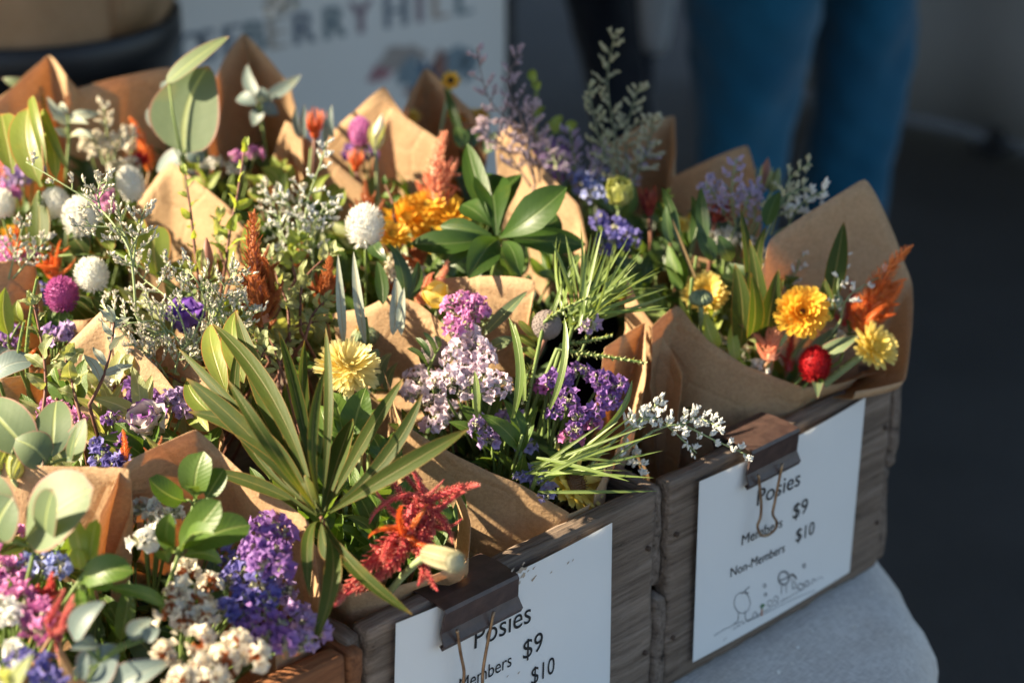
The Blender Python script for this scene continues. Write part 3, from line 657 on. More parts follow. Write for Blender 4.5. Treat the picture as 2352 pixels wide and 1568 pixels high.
# round table and its cloth
TC, TR, TZ = A(-.40, .50, 0), .845, .735
tb = Thing('round_table', 'round trestle table hidden under the pale linen cloth', 'table', (*TC[:2], 0)); WT = mat_plain('table_wood', (.25, .17, .10), (.32, .22, .14))
a_ = np.arange(48)*2*PI/48
tb.mesh('tabletop', loft([ell((TC[0], TC[1], z), TR-.055, TR-.055, 48) for z in (TZ-.036, TZ-.005)]), WT, False)
for k in range(4): tb.mesh('leg', tube([TC+A(.5*math.cos(k*PI/2+.7), .5*math.sin(k*PI/2+.7), 0), TC+A(.5*math.cos(k*PI/2+.7), .5*math.sin(k*PI/2+.7), TZ-.03)], .025, .025, 8), STEEL)
def mat_linen():
    m, T_, N, L = newmat('linen'); v = coords(N, L, 'Object')
    wx = tex(N, L, 'Noise', 1., 2., .5, coords(N, L, 'Object', (900, 120, 120))); wy = tex(N, L, 'Noise', 1., 2., .5, coords(N, L, 'Object', (120, 900, 900)))
    n1 = tex(N, L, 'Noise', 9., 5., .6, v); w = math_(N, L, 'ADD', wx.outputs[0], wy.outputs[0]); r = ramp(N, [(.40, (.52, .49, .45)), (.60, (.74, .71, .66))]); L.new(math_(N, L, 'MULTIPLY', w, .5), r.inputs[0])
    st = ramp(N, [(.3, (.80, .76, .72)), (.6, (1, 1, 1))]); L.new(n1.outputs[0], st.inputs[0]); return finish(m, N, L, mixc(N, L, .8, r.outputs[0], st.outputs[0], 'MULTIPLY'), .9, 0, .1, w, .5, .0012, sheen=.2)
rings = [];  K = 220; ak = np.arange(K)*2*PI/K
def fold(z): return .5*(1-math.cos(min(1, (TZ-z)/.45)*PI))
for r_ in (.05, .3, .55, .7, .76, .80): rings.append(np.stack([TC[0]+r_*np.cos(ak), TC[1]+r_*np.sin(ak), np.full(K, TZ)+.0015*np.sin(9*ak+r_*20)*(r_ > .4)], 1))
for k, q in enumerate(np.linspace(.15, 1, 6)): rr = .800+.048*math.sin(q*PI/2)+.004*q*np.sin(23*ak)+.003*q*np.sin(57*ak+1); rings.append(np.stack([TC[0]+rr*np.cos(ak), TC[1]+rr*np.sin(ak), TZ-.048*(1-math.cos(q*PI/2))+.0015*np.sin(31*ak+q)], 1))
for z in np.linspace(TZ-.07, .04, 14):
    f = fold(z); rr = .85+.02*f+f*(.045*np.sin(17*ak+1.)+.018*np.sin(41*ak+2.))+.012*(TZ-z); rings.append(np.stack([TC[0]+rr*np.cos(ak), TC[1]+rr*np.sin(ak), np.full(K, z)], 1))
V, F, _ = loft(rings, True, False); F.append(list(range(K)))
single('tablecloth', (V, F), mat_linen(), 'pale grey linen cloth covering the round table under the crates', 'tablecloth', origin=(*TC[:2], TZ), solid=.0012)

# ------------------------------------------------------------------ crates
WOOD = mat_wood('wood_weathered', (.075, .052, .038), (.205, .150, .112), (.35, .27, .21))
WOOD_Y = mat_wood('wood_weathered_slat', (.07, .05, .037), (.185, .138, .106), (.32, .25, .20), axis=1)
WOOD_O = mat_wood('wood_orange', (.10, .038, .016), (.24, .095, .040), (.34, .15, .065), .7)
WOOD_OY = mat_wood('wood_orange_slat', (.09, .034, .015), (.21, .085, .036), (.30, .13, .06), .7, axis=1)
NAIL = mat_plain('nail_rust', (.05, .03, .02), (.10, .06, .04), .7)
def crate(x0, label, wf, ws, z1=.923, y0=0., dy=.36):
    W_, z0 = .285, TZ+.003; t = Thing('wooden_crate', label, 'crate', (x0+W_/2, y0+dy/2, z0), 'wooden crates of posies along the table edge'); h = z1-z0
    t.mesh('front_board', box((x0+W_/2, y0+.008, z0+h/2), (W_, .016, h), .0016, (56, 4, 36), .003), wf)
    t.mesh('back_board', box((x0+W_/2, y0+dy-.008, z0+h/2), (W_, .016, h), .0012, (20, 2, 12), .003), wf)
    for sx in (x0-.0075, x0+W_+.0075):
        for k in range(2):
            hh = h*.475; zc_ = z0+hh/2+k*(h-hh)+.001-.003*k; e = rng.uniform(-.004, .004)
            t.mesh('side_slat', box((sx, y0+dy/2+e, zc_), (.0125, dy-.004, hh), .0028, (5, 50, 20), .003), ws)
    for k in range(4): t.mesh('bottom_slat', box((x0+.036+k*.071, y0+dy/2, z0+.006), (.06, dy-.036, .009), .0006, (4, 8, 1), .002), ws)
    for sx in (x0+.008, x0+W_-.008):
        for zz in (.25, .75): t.mesh('nail', tube([A(sx, y0+.004, z0+h*zz), A(sx, y0-.0022, z0+h*zz)], .0022, .0022, 7), NAIL)
    return t
CR2 = crate(-.034, 'weathered grey-brown crate at the right end of the row, its sign wholly in view', WOOD, WOOD_Y)
CR1 = crate(-.335, 'weathered grey-brown middle crate whose price sign runs off the bottom of the photo', WOOD, WOOD_Y)
CR3 = crate(-.640, 'orange-brown crate in the lower left corner, without any sign', WOOD_O, WOOD_OY, .917, -.004)

for x0, y0, w_ in ((-.640, .385, 'left crate of the second row, buried under posies'), (-.335, .385, 'middle crate of the second row, buried under posies'), (-.034, .385, 'right crate of the second row, behind the black tub'), (-.335, .77, 'left crate of the back row, buried under posies'), (-.034, .77, 'right crate of the back row, under the lavender sprays')):
    crate(x0, 'weathered '+w_, WOOD, WOOD_Y, .905, y0, .35)  # hidden rear crates, added to carry the back posies and block low sun

FLECK = mat_plain('petal_fallen', (.74, .72, .66), (.80, .78, .72), .6)
for x, y in ((1859, 1452), (1834, 1489), (1821, 1524), (1996, 1367), (1902, 1500), (1960, 1440), (1790, 1548)):
    p = onz(x, y, TZ+.0015); single('fallen_petal', leaf(p, p+A(rng.normal(0, .003), rng.normal(0, .003), .001)+A(.003, 0, 0), .0034, [0, 0, 1], .15, 'round', .3, .2, 5, 2), FLECK, 'tiny white petal fallen on the linen cloth before the right-hand crate', 'petal', 'tiny petals fallen on the cloth')

# ------------------------------------------------------------------ price signs
PAPER = mat_plain('sign_paper', (.80, .80, .79), (.84, .84, .83), .45, .4, 6., .05, .001)
INK = mat_plain('ink', (.012, .012, .014), (.02, .02, .02), .6); INK2 = mat_plain('ink_pencil', (.20, .20, .21), (.28, .28, .29), .7)
INKO = mat_plain('ink_orange', (.62, .20, .05)); INKG = mat_plain('ink_green', (.05, .20, .05)); STAIN = mat_plain('dirt', (.42, .33, .24), (.56, .48, .40), .8)
def mat_film():
    m, T_, N, L = newmat('laminate_film'); out = N.new('ShaderNodeOutputMaterial'); tr = N.new('ShaderNodeBsdfTransparent'); gl = N.new('ShaderNodeBsdfGlossy'); gl.inputs['Roughness'].default_value = .16
    lw = N.new('ShaderNodeLayerWeight'); lw.inputs[0].default_value = .28; mx = N.new('ShaderNodeMixShader'); L.new(math_(N, L, 'MULTIPLY', lw.outputs['Fresnel'], .5), mx.inputs[0]); L.new(tr.outputs[0], mx.inputs[1]); L.new(gl.outputs[0], mx.inputs[2])
    n = tex(N, L, 'Noise', 14., 2., .5, coords(N, L, 'Object')); bp = N.new('ShaderNodeBump'); bp.inputs[0].default_value = .25; bp.inputs[1].default_value = .004; L.new(n.outputs[0], bp.inputs['Height']); L.new(bp.outputs[0], gl.inputs['Normal']); L.new(mx.outputs[0], out.inputs[0]); return m
FILM = mat_film()
def sign(corners, label, lines, sketch, stains, film_m=.012):
    """corners TL TR BR BL in the picture; everything lies on the crate front"""
    TL, TR_, BR, BL = [ony(x, y, -.004) for x, y in corners]; W_ = .5*(np.linalg.norm(TR_-TL)+np.linalg.norm(BR-BL)); H_ = .5*(np.linalg.norm(TL-BL)+np.linalg.norm(TR_-BR))
    def pt(u, v, off=0.):           # u to the right, v up from the lower left corner, 0..1
        p = (BL*(1-u)+BR*u)*(1-v)+(TL*(1-u)+TR_*u)*v; bow = .0048*math.sin(PI*min(1, max(0, u)))*(.4+.6*v)+.0025*(1-v)*u
        return A(p[0], -.0045-bow-off, p[2])
    t = Thing('price_sign', label, 'sign', (BL+BR)/2, 'laminated price signs clipped to the crates')
    def grid(u0, u1, v0, v1, off, nu=24, nv=12):
        V = [pt(u0+(u1-u0)*i/nu, v0+(v1-v0)*j/nv, off) for i in range(nu+1) for j in range(nv+1)]; F = [[i*(nv+1)+j, (i+1)*(nv+1)+j, (i+1)*(nv+1)+j+1, i*(nv+1)+j+1] for i in range(nu) for j in range(nv)]; return V, F
    t.mesh('paper', grid(0, 1, 0, 1, 0), PAPER)
    mu, mv = film_m*1.6/W_, film_m/H_; t.mesh('laminate', grid(-mu, 1+mu, -mv*.6, 1+mv*.6, .0012), FILM)
    def to_uv(x, y):
        w = ony(x, y, -.006); u = v = .5
        for _ in range(8):
            p = pt(u, v); u += (w[0]-p[0])/W_; v += (w[2]-p[2])/H_
        return u, v
    for body, (ax, ay), (bx_, by_), hpx in lines:     # baseline from a to b, capital height in the picture
        u0, v0 = to_uv(ax, ay); u1, v1 = to_uv(bx_, by_); V, F = text_mesh(body, 1.); sx = (u1-u0)/V[:, 0].max(); w_t = to_uv(ax, ay-hpx); cap = (w_t[1]-v0)*1.38
        t.mesh('lettering', ([pt(u0+p[0]*sx, v0+(v1-v0)*p[0]/V[:, 0].max()+p[1]*cap, .0005) for p in V], F), INK, False)
    for kind, pts, w in sketch:                       # pen strokes
        P2 = [to_uv(*q) for q in pts]; P2 = spline(np.array([(a, b, 0) for a, b in P2]), 4); V, F = [], []
        for i, p in enumerate(P2):
            d = P2[min(i+1, len(P2)-1)]-P2[max(i-1, 0)]; d = nz(A(d[0]*W_, d[1]*H_, 0)); s_ = A(-d[1]/W_, d[0]/H_)*w*.68
            V += [pt(p[0]+s_[0], p[1]+s_[1], .0005), pt(p[0]-s_[0], p[1]-s_[1], .0005)]
        F = [[2*i, 2*i+1, 2*i+3, 2*i+2] for i in range(len(P2)-1)]; t.mesh('drawing', (V, F), {'o': INKO, 'g': INKG, 'k': INK}.get(kind, INK2), False)
    for x, y, r_ in stains:
        u, v = to_uv(x, y); V, F = [], []
        for i in range(9):
            a = i*2*PI/9; q = r_*rng.uniform(.4, 1.1); V.append(pt(u+q*math.cos(a)*1.5/W_, v+(q*math.sin(a)+q*.5*math.cos(a))/H_, .0003))
        t.mesh('stain', (V, [list(range(9))]), STAIN, False)
    return t
def ring(x, y, rx, ry, n=10, a0=0., a1=2*PI, tilt=0.): return [(x+rx*math.cos(a)+tilt*math.sin(a), y-ry*math.sin(a)-tilt*math.cos(a)) for a in np.linspace(a0, a1, n)]
sk = [('p', ring(1702, 1382, 18, 24), .0005), ('p', [(1694, 1404), (1692, 1424), (1684, 1430)], .0006), ('p', [(1708, 1400), (1710, 1420), (1716, 1424)], .0006), ('p', [(1700, 1362), (1712, 1350), (1718, 1344)], .0008), ('p', [(1706, 1356), (1716, 1360)], .0008),
      ('p', ring(1795, 1324, 12, 15, 10), .0013), ('p', [(1784, 1330), (1796, 1326), (1806, 1320)], .0010), ('p', [(1791, 1340), (1789, 1362)], .0006), ('p', [(1800, 1336), (1801, 1358)], .0006), ('k', [(1806, 1328), (1812, 1316), (1820, 1320), (1824, 1326)], .0011), ('p', [(1814, 1324), (1815, 1350)], .0006), ('p', [(1819, 1330), (1823, 1346), (1816, 1348)], .0006),
      ('p', ring(1842, 1296, 3, 4, 7), .0009), ('p', ring(1752, 1342, 3, 4, 7), .0006), ('p', ring(1754, 1362, 3, 3, 7), .0007), ('g', [(1742, 1392), (1748, 1386), (1752, 1388)], .0013), ('g', [(1747, 1396), (1746, 1384)], .0012), ('o', [(1746, 1396), (1745, 1412)], .0011),
      ('p', [(1724, 1412), (1730, 1402), (1736, 1410), (1732, 1416)], .0005), ('p', ring(1764, 1382, 6, 7, 8), .0005), ('p', ring(1778, 1372, 5, 6, 8), .0005), ('p', ring(1834, 1344, 7, 7, 8), .0008), ('p', ring(1848, 1337, 5, 6, 8), .0007), ('p', [(1860, 1334), (1864, 1326), (1869, 1332)], .0006), ('p', [(1872, 1330), (1880, 1322), (1886, 1326)], .0004),
      ('p', [(1640, 1460), (1660, 1446), (1690, 1430), (1704, 1424)], .0004), ('p', [(1716, 1424), (1760, 1402), (1810, 1376), (1868, 1352)], .0004), ('p', [(1660, 1470), (1668, 1462)], .0004)]
x = 1682
while x < 1862:                                        # the row of tiny handwriting, too small to read
    y = 1444-(x-1682)*.60; w = random.uniform(3, 8); sk.append(('p', [(x, y), (x+w*.3, y-6*random.uniform(.4, 1)), (x+w*.6, y-w*.4), (x+w, y-4-w*.4)], .00045)); x += w+random.choice((1.5, 1.5, 4))
sign([(1605, 1105), (1987, 912), (1945, 1310), (1590, 1520)], 'white laminated price sign on the right-hand crate, with a pencil sketch below the prices', 
     [('Posies', (1730, 1160), (1830, 1110), 38), ('$9', (1812, 1190), (1848, 1172), 34), ('Members', (1698, 1251), (1790, 1206), 24), ('$10', (1820, 1243), (1864, 1222), 30), ('Non-Members', (1674, 1325), (1796, 1263), 22)], sk, [])
sign([(908, 1430), (1405, 1199), (1393, 1640), (898, 1870)], 'dirt-stained white price sign on the middle crate, cut off by the photo edge',
     [('Posies', (1080, 1488), (1212, 1423), 50), ('$9', (1192, 1512), (1240, 1486), 44), ('Members', (1048, 1588), (1168, 1524), 32), ('$10', (1212, 1570), (1268, 1540), 40), ('Non-Members', (1012, 1690), (1180, 1600), 30)],
     [('p', [(1010, 1770), (1100, 1720), (1200, 1670), (1290, 1630)], .0005), ('p', ring(1180, 1650, 16, 20), .001)], [(1200+rng.normal(0, 26), 1318+rng.normal(0, 9)-i*1.5, rng.uniform(.0006, .0022)) for i in range(16)]+[(1158, 1345, .002), (1300, 1290, .0012), (1312, 1284, .001), (1260, 1310, .001), (1186, 1540, .001), (1160, 1548, .0008)])

# ------------------------------------------------------------------ foldback clips
CLIPM = mat_plain('clip_rusty', (.034, .020, .018), (.085, .050, .040), .45, .55, 90., .5, .0006); WIRE = mat_plain('wire_rust', (.20, .11, .06), (.40, .27, .16), .4, .6, 150., .4, .0005, .75)
def clip(fl, fr, bl, br_, label, hpts):
    p0, p1, q0, q1 = ony(*fl, -.013), ony(*fr, -.013), ony(*bl, -.0085), ony(*br_, -.0085); x0, x1 = .5*(p0[0]+q0[0]), .5*(p1[0]+q1[0]); zt = .5*(p0[2]+p1[2]); zb = .5*(q0[2]+q1[2]); zl = A(p0[2], p1[2])
    t = Thing('foldback_clip', label, 'clip', ((x0+x1)/2, 0, zb), 'foldback clips holding the price signs')
    th = .0014
    prof = [(-.0118, zb+.001), (-.0142, zb-.0015), (-.0158, zb+.002), (-.0135, zb+.006), (-.0118, zb+.010)]+[(-.0122-.0022*f**1.5, zb+.010+(zt-zb-.012)*f) for f in (.3, .6, .93)]+[(-.0148, zt-.001), (-.0138, zt+.001)]+[(-.0138+.039*f, zt+.001+.0016*math.sin(f*PI)+.001*f) for f in (.3, .6, .95)]+[(.0262, zt+.0005)]+[(.0262-.0085*f, zt-(zt-zb-.01)*f) for f in (.25, .6, 1.)]
    V, F = [], []; nu = 16
    for i in range(nu+1):
        f = i/nu; inset = 0.
        for (y, z) in prof:
            k = min(1, max(0, (z-zb)/(zt-zb))); xx = (x0-.003*(1-k))*(1-f)+(x1+.003*(1-k))*f; V.append([xx, y, z])
    m = len(prof)
    for i in range(nu):
        for j in range(m-1): F.append([i*m+j, i*m+m+j, i*m+m+j+1, i*m+j+1])
    t.mesh('body', (V, F), CLIPM, False, solid=th)
    for k, (hp, off) in enumerate(((hpts, -.0165),)):
        P = spline([ony(a, b, off-.0012) for a, b in hp], 6); t.mesh('handle', tube(P, .00115, .00115, 8), WIRE)
    xm = (x0+x1)/2; P = spline([A(xm-.012, .019, zb+.012), A(xm-.010, .022, zb-.01), A(xm-.012, .024, zb-.035), A(xm, .024, zb-.043), A(xm+.012, .024, zb-.035), A(xm+.010, .022, zb-.01), A(xm+.012, .019, zb+.012)], 5); t.mesh('handle', tube(P, .00115, .00115, 8), WIRE)
    return t
clip((1016, 1404), (1188, 1322), (1012, 1476), (1176, 1394), 'wide rusty brown foldback clip gripping the sign of the middle crate', [(1050, 1446), (1058, 1500), (1066, 1545), (1060, 1590), (1062, 1625), (1085, 1632), (1108, 1608), (1108, 1570), (1112, 1520), (1134, 1404)])
clip((1716, 1042), (1826, 988), (1716, 1106), (1822, 1056), 'smaller brown foldback clip on the right-hand crate, sun on its top', [(1742, 1090), (1748, 1150), (1747, 1185), (1740, 1208), (1748, 1228), (1764, 1228), (1782, 1212), (1783, 1196), (1775, 1180), (1780, 1150), (1797, 1064)])

# ------------------------------------------------------------------ wrapping paper
def mat_kraft():
    m, T_, N, L = newmat('kraft_paper'); v = coords(N, L, 'Object'); n1 = tex(N, L, 'Noise', 24., 5., .6, v); fb = tex(N, L, 'Noise', 1., 4., .6, coords(N, L, 'Object', (180, 420, 420))); oi = N.new('ShaderNodeObjectInfo')
    sp = tex(N, L, 'Noise', 900., 2., .5, v); r = ramp(N, [(.3, (.53, .355, .195)), (.7, (.64, .455, .275))]); L.new(math_(N, L, 'ADD', math_(N, L, 'MULTIPLY', n1.outputs[0], .6), math_(N, L, 'MULTIPLY', oi.outputs[5] if len(oi.outputs) > 5 else oi.outputs['Random'], .35)), r.inputs[0])
    fr = ramp(N, [(.38, (.80, .76, .72)), (.60, (1, 1, 1))]); L.new(fb.outputs[0], fr.inputs[0]); col = mixc(N, L, .6, r.outputs[0], fr.outputs[0], 'MULTIPLY'); s2 = ramp(N, [(.28, (.72, .68, .64)), (.42, (1, 1, 1))]); L.new(sp.outputs[0], s2.inputs[0]); col = mixc(N, L, .6, col, s2.outputs[0], 'MULTIPLY')
    cr = tex(N, L, 'Voronoi', 20., vec=v); cr.feature = 'DISTANCE_TO_EDGE'; h = math_(N, L, 'ADD', math_(N, L, 'MULTIPLY', fb.outputs[0], .25), math_(N, L, 'ADD', math_(N, L, 'MULTIPLY', n1.outputs[0], .8), math_(N, L, 'MULTIPLY', math_(N, L, 'MINIMUM', cr.outputs[0], .06), 3.)))
    return finish(m, N, L, col, .72, .36, .2, h, .75, .0034, tint=(1.22, 1.0, .70))
KRAFT = mat_kraft()
def wrap(label, panels, base, dark=None):
    """panels = [(part name, rim points (x, y, z), smooth?)]; each sheet runs from its rim down to the tied foot of the posy"""
    base = np.asarray(base, float); t = Thing('paper_wrap', label, 'wrapping paper', base, 'kraft paper wraps round the posies')
    base0 = base
    for nm, rim, rb, crump, *nn in panels:
        nrm = nz(nn[0]) if nn and nn[0] is not None else None; base = A(*nn[1]) if len(nn) > 1 else base0
        if rb is None:                                          # flat sheet: rim cut out of one leaning plane
            x, y, z = max(rim, key=lambda q: q[2]); o_ = onz(x, y, z); P = np.array([CAM+ray(x, y)*(((o_-CAM) @ nrm)/(ray(x, y) @ nrm)) for x, y, z in rim]); b0 = P.mean(0); foot0 = A(b0[0], b0[1], .80); foot0 = foot0-nrm*((foot0-o_) @ nrm)*.55
        else: P = np.array([onz(x, y, z) for x, y, z in rim]); foot0 = None
        k = len(P); R = [P[0]]
        for i in range(k-1):                                    # soft curve that keeps its corners
            a, b_ = P[i], P[i+1]; m0 = (P[i+1]-P[max(i-1, 0)])*.20; m1 = (P[min(i+2, k-1)]-P[i])*.20
            for f in np.linspace(0, 1, 9)[1:]: h00 = 2*f**3-3*f*f+1; h10 = f**3-2*f*f+f; h01 = -2*f**3+3*f*f; h11 = f**3-f*f; R.append(h00*a+h10*m0+h01*b_+h11*m1)
        v_clamp = base0[1] < .2; R = np.array(R); n = len(R); V, U = [], []; rows = 22; sd = rng.uniform(0, 50)
        for i, p in enumerate(R):
            d = p-base; a = math.atan2(d[1], d[0]); foot = base+A(math.cos(a), math.sin(a), 0)*rb if foot0 is None else foot0+(p-b0)*A(1, 1, 0)*.35; q = p-foot; hor = nz(A(d[0], d[1], 0))
            for j in range(rows+1):
                s_ = j/rows; v = foot+q*s_+(hor*(.012*math.sin(PI*s_)) if foot0 is None else -nrm*.006*math.sin(PI*s_)); w_ = math.sin(PI*min(1, s_*.93+.03))**.7
                nvec = A(*mnoise.noise_vector(Vector((v*11.+sd).tolist()))); nv2 = A(*mnoise.noise_vector(Vector((v*30.+sd).tolist())))
                ridge = 1-2*abs(mnoise.noise(Vector((v*17.+sd+9).tolist())))
                fl_ = 1-abs(2*((mnoise.noise(Vector((v*9.+sd+31).tolist()))*2.5) % 1.)-1); V.append(v+crump*(nvec*.0055+nv2*.0022+hor*ridge*.0060+hor*fl_*.0050)*(w_ if j < rows else .45))
                if v_clamp and V[-1][2] < .927: V[-1][1] = max(V[-1][1], .0185)
                U.append((i/n, s_))
        F = [[i*(rows+1)+j, (i+1)*(rows+1)+j, (i+1)*(rows+1)+j+1, i*(rows+1)+j+1] for i in range(n-1) for j in range(rows)]
        o = t.mesh(nm, (V, F, U), KRAFT, True, solid=.0004)
    return t
# ------------------------------------------------------------------ posies: where each is tied
for k, (x, y) in dict(A1=(130, 1330), A2=(520, 1300), B=(740, 1080), C=(1180, 940), D=(1800, 780), E=(240, 960), F=(440, 690), G=(860, 640), H=(1120, 540), I=(60, 700), J=(150, 500), K=(680, 470),
                       L=(440, 400), M=(880, 400), N=(1180, 330), O=(1400, 380), P=(1600, 520), Q=(60, 360), R=(260, 330), T=(600, 260)).items():
    p = S(x, y); BASES[k] = A(p[0], p[1]+.015, .79)
BASES['D'] = A(.125, .10, .80); BASES['B'] = A(-.26, .10, .80); BASES['C'] = A(-.115, .11, .80); BASES['A2'] = A(-.43, .13, .80); BASES['A1'] = A(-.54, .14, .80)
def bz(k, dx=0, dy=0, z=.79): return BASES[k]+A(dx, dy, z-BASES[k][2])
wrap('large kraft paper wrap in the right-hand crate, its tall corner before the jeans', [
    ('back_panel', [(1740, 640, 1.03), (1770, 548, 1.05), (1985, 412, 1.08), (2050, 540, 1.03), (2092, 650, .99), (2086, 760, .965), (2066, 872, .938), (1960, 900, .935)], .03, .7),
    ('front_panel', [(1500, 748, 1.005), (1558, 700, 1.01), (1625, 780, .985), (1712, 838, .965), (1830, 884, .945), (1912, 882, .936), (2010, 856, .932)], .03, .7), 
    ('flap', [(1446, 640, 1.03), (1500, 742, 1.0), (1548, 800, .98), (1570, 850, .97)], .035, 1.)], (.115, .085, .775))
wrap('kraft paper wrap of the purple statice posy, front edge sloping to the crate', [
    ('front_panel', [(885, 850, 1.0), (930, 968, .985), (1060, 1042, .965), (1200, 1112, .945), (1322, 1186, .925), (1352, 1150, .925)], .03, .9),
    ('back_panel', [(955, 690, 1.02), (1000, 645, 1.03), (1150, 636, 1.03), (1226, 648, 1.03), (1214, 730, 1.02)], None, .7, (-.92, -.32, .35)),
    ('side_panel', [(1385, 800, .995), (1480, 742, 1.0), (1482, 800, .99), (1470, 920, .965), (1420, 1010, .94), (1360, 1130, .928)], .03, .7)], (-.115, .10, .775))
wrap('crumpled kraft paper wrap of the narrow-leaved plant, pointed behind the pale yellow flower', [
    ('back_panel', [(765, 722, 1.025), (838, 708, 1.03), (905, 676, 1.035), (962, 700, 1.03), (1042, 772, 1.015), (1045, 850, 1.)], None, .7, (-.92, -.32, .35)),
    ('side_panel', [(335, 850, 1.02), (382, 785, 1.03), (440, 838, 1.02), (490, 905, 1.01), (520, 1000, 1.0)], None, .7, (-.95, -.25, .35)),
    ('front_panel', [(700, 1195, .985), (735, 1262, .96), (800, 1360, .935), (900, 1345, .935), (1058, 1290, .945), (1074, 1190, .965), (1040, 1120, .975)], .03, .9)], (-.25, .10, .775))
wrap('kraft paper wrap round white and violet statice in the lower left crate', [
    ('back_panel', [(235, 1180, 1.01), (288, 1072, 1.03), (370, 1022, 1.03), (447, 988, 1.035), (505, 1040, 1.02), (565, 1095, 1.01), (640, 1145, 1.), (705, 1200, .99), (722, 1300, .965)], .04, .7),
    ('front_panel', [(722, 1300, .965), (730, 1420, .935), (640, 1490, .93)], .04, .8)], (-.42, .12, .775))
wrap('kraft paper wrap behind the broad eucalyptus leaves at the left edge', [
    ('back_panel', [(-70, 1062, 1.02), (60, 1068, 1.03), (180, 1072, 1.03), (296, 1080, 1.03), (292, 1180, 1.0), (255, 1285, .97), (250, 1400, .94)], .04, .6),
    ('front_panel', [(128, 1470, .985), (168, 1540, .965), (215, 1552, .955), (330, 1590, .94)], .04, 1.)], (-.53, .12, .775))
wrap('kraft paper wrap with its point between the pale folded leaves on the left', [
    ('back_panel', [(110, 850, 1.03), (135, 812, 1.035), (185, 765, 1.045), (242, 714, 1.055), (285, 770, 1.04), (355, 848, 1.02), (400, 900, 1.)], None, .7, (-.94, -.28, .35))], bz('E', 0, -.02))
wrap('kraft paper wrap holding the magenta globe at the left edge', [
    ('front_panel', [(-70, 850, 1.0), (0, 866, 1.0), (78, 852, 1.0), (116, 806, 1.0), (135, 740, 1.01), (190, 735, 1.015), (262, 715, 1.02)], .04, .7),
    ('back_panel', [(-60, 604, 1.06), (20, 598, 1.06), (75, 597, 1.055), (80, 650, 1.04), (90, 720, 1.02)], .04, .7)], bz('I', .01, .02))
wrap('sunlit kraft paper wrap with the round shadow of a white globe on it', [
    ('back_panel', [(285, 560, 1.03), (310, 478, 1.05), (388, 374, 1.075), (450, 420, 1.06), (520, 475, 1.045), (585, 560, 1.02)], None, .7, (-.96, -.22, .35))], bz('F', .02, .06))
wrap('kraft paper wrap with a folded point below the red protea', [
    ('left_panel', [(612, 450, 1.05), (628, 360, 1.07), (655, 278, 1.085), (690, 312, 1.07), (700, 430, 1.04)], None, .5, (-.97, -.22, .3)), ('back_panel', [(668, 420, 1.05), (662, 340, 1.07), (664, 284, 1.082), (700, 312, 1.075), (760, 365, 1.06), (832, 432, 1.04)], None, .6, (-.85, -.48, .35))], bz('K', .03, .06))
wrap('broad sunlit kraft paper point behind the coral celosia', [
    ('back_panel', [(838, 420, 1.04), (866, 322, 1.07), (897, 246, 1.09), (960, 290, 1.075), (1012, 332, 1.06), (1020, 440, 1.03)], None, .7, (-.93, -.30, .30))], bz('M', .05, .05))
wrap('half shaded kraft paper point behind the pink globe flower', [
    ('back_panel', [(748, 320, 1.07), (815, 252, 1.085), (877, 198, 1.10), (920, 255, 1.08), (945, 300, 1.07)], None, .7, (-.96, -.22, .30))], bz('M', .07, .15))
wrap('shaded kraft paper point under the small orange flower on a bent stem', [
    ('back_panel', [(915, 280, 1.07), (974, 158, 1.10), (1025, 200, 1.09), (1085, 260, 1.07), (1120, 340, 1.04)], .05, .5)], bz('M', .18, .14))
wrap('narrow upright kraft paper flap beside the lavender sprays', [
    ('side_panel', [(1136, 318, 1.06), (1181, 278, 1.10), (1212, 335, 1.055), (1255, 402, 1.035), (1322, 470, 1.01), (1345, 560, .98)], None, .7, (-.96, -.22, .2))], bz('H', .05, .03))
wrap('shaded kraft paper point behind the dusty blue leaves at the back', [
    ('back_panel', [(470, 240, 1.09), (515, 135, 1.11), (560, 78, 1.125), (612, 130, 1.11), (665, 200, 1.09), (690, 300, 1.05)], .05, .5)], bz('T', .03, .10))
wrap('shaded kraft paper point standing at the far left before the black bucket', [
    ('back_panel', [(-60, 260, 1.08), (20, 205, 1.10), (110, 128, 1.12), (150, 172, 1.11), (185, 215, 1.09)], .05, .5)], bz('Q', .04, .12))
wrap('long low kraft paper edge below the black bucket', [
    ('back_panel', [(150, 222, 1.09), (180, 202, 1.095), (290, 172, 1.10), (392, 154, 1.105), (410, 260, 1.07)], .06, .6)], bz('R', .08, .14))
wrap('shaded kraft paper corner behind the tall grey sea lavender', [
    ('back_panel', [(1400, 330, 1.03), (1470, 290, 1.05), (1546, 268, 1.055), (1550, 350, 1.03), (1535, 410, 1.01)], .04, .5)], bz('O', .05, .06))
wrap('kraft paper wrap of the shaded posy with crimson proteas, square corner up', [
    ('back_panel', [(1540, 410, 1.02), (1640, 362, 1.045), (1716, 337, 1.055), (1736, 410, 1.03), (1750, 520, .99)], .04, .5),
    ('front_panel', [(1455, 588, 1.0), (1550, 586, .995), (1645, 602, .99), (1735, 615, .99)], .04, .9)], bz('P', .02, .02))

P_SKYL = mat_petal('petal_blue_lilac', (.30, .27, .56), (.46, .42, .68), .3)
P_YPALE = mat_petal('petal_pale_yellow', (.80, .62, .16), (.86, .74, .30), .35, tip=(.88, .78, .36))
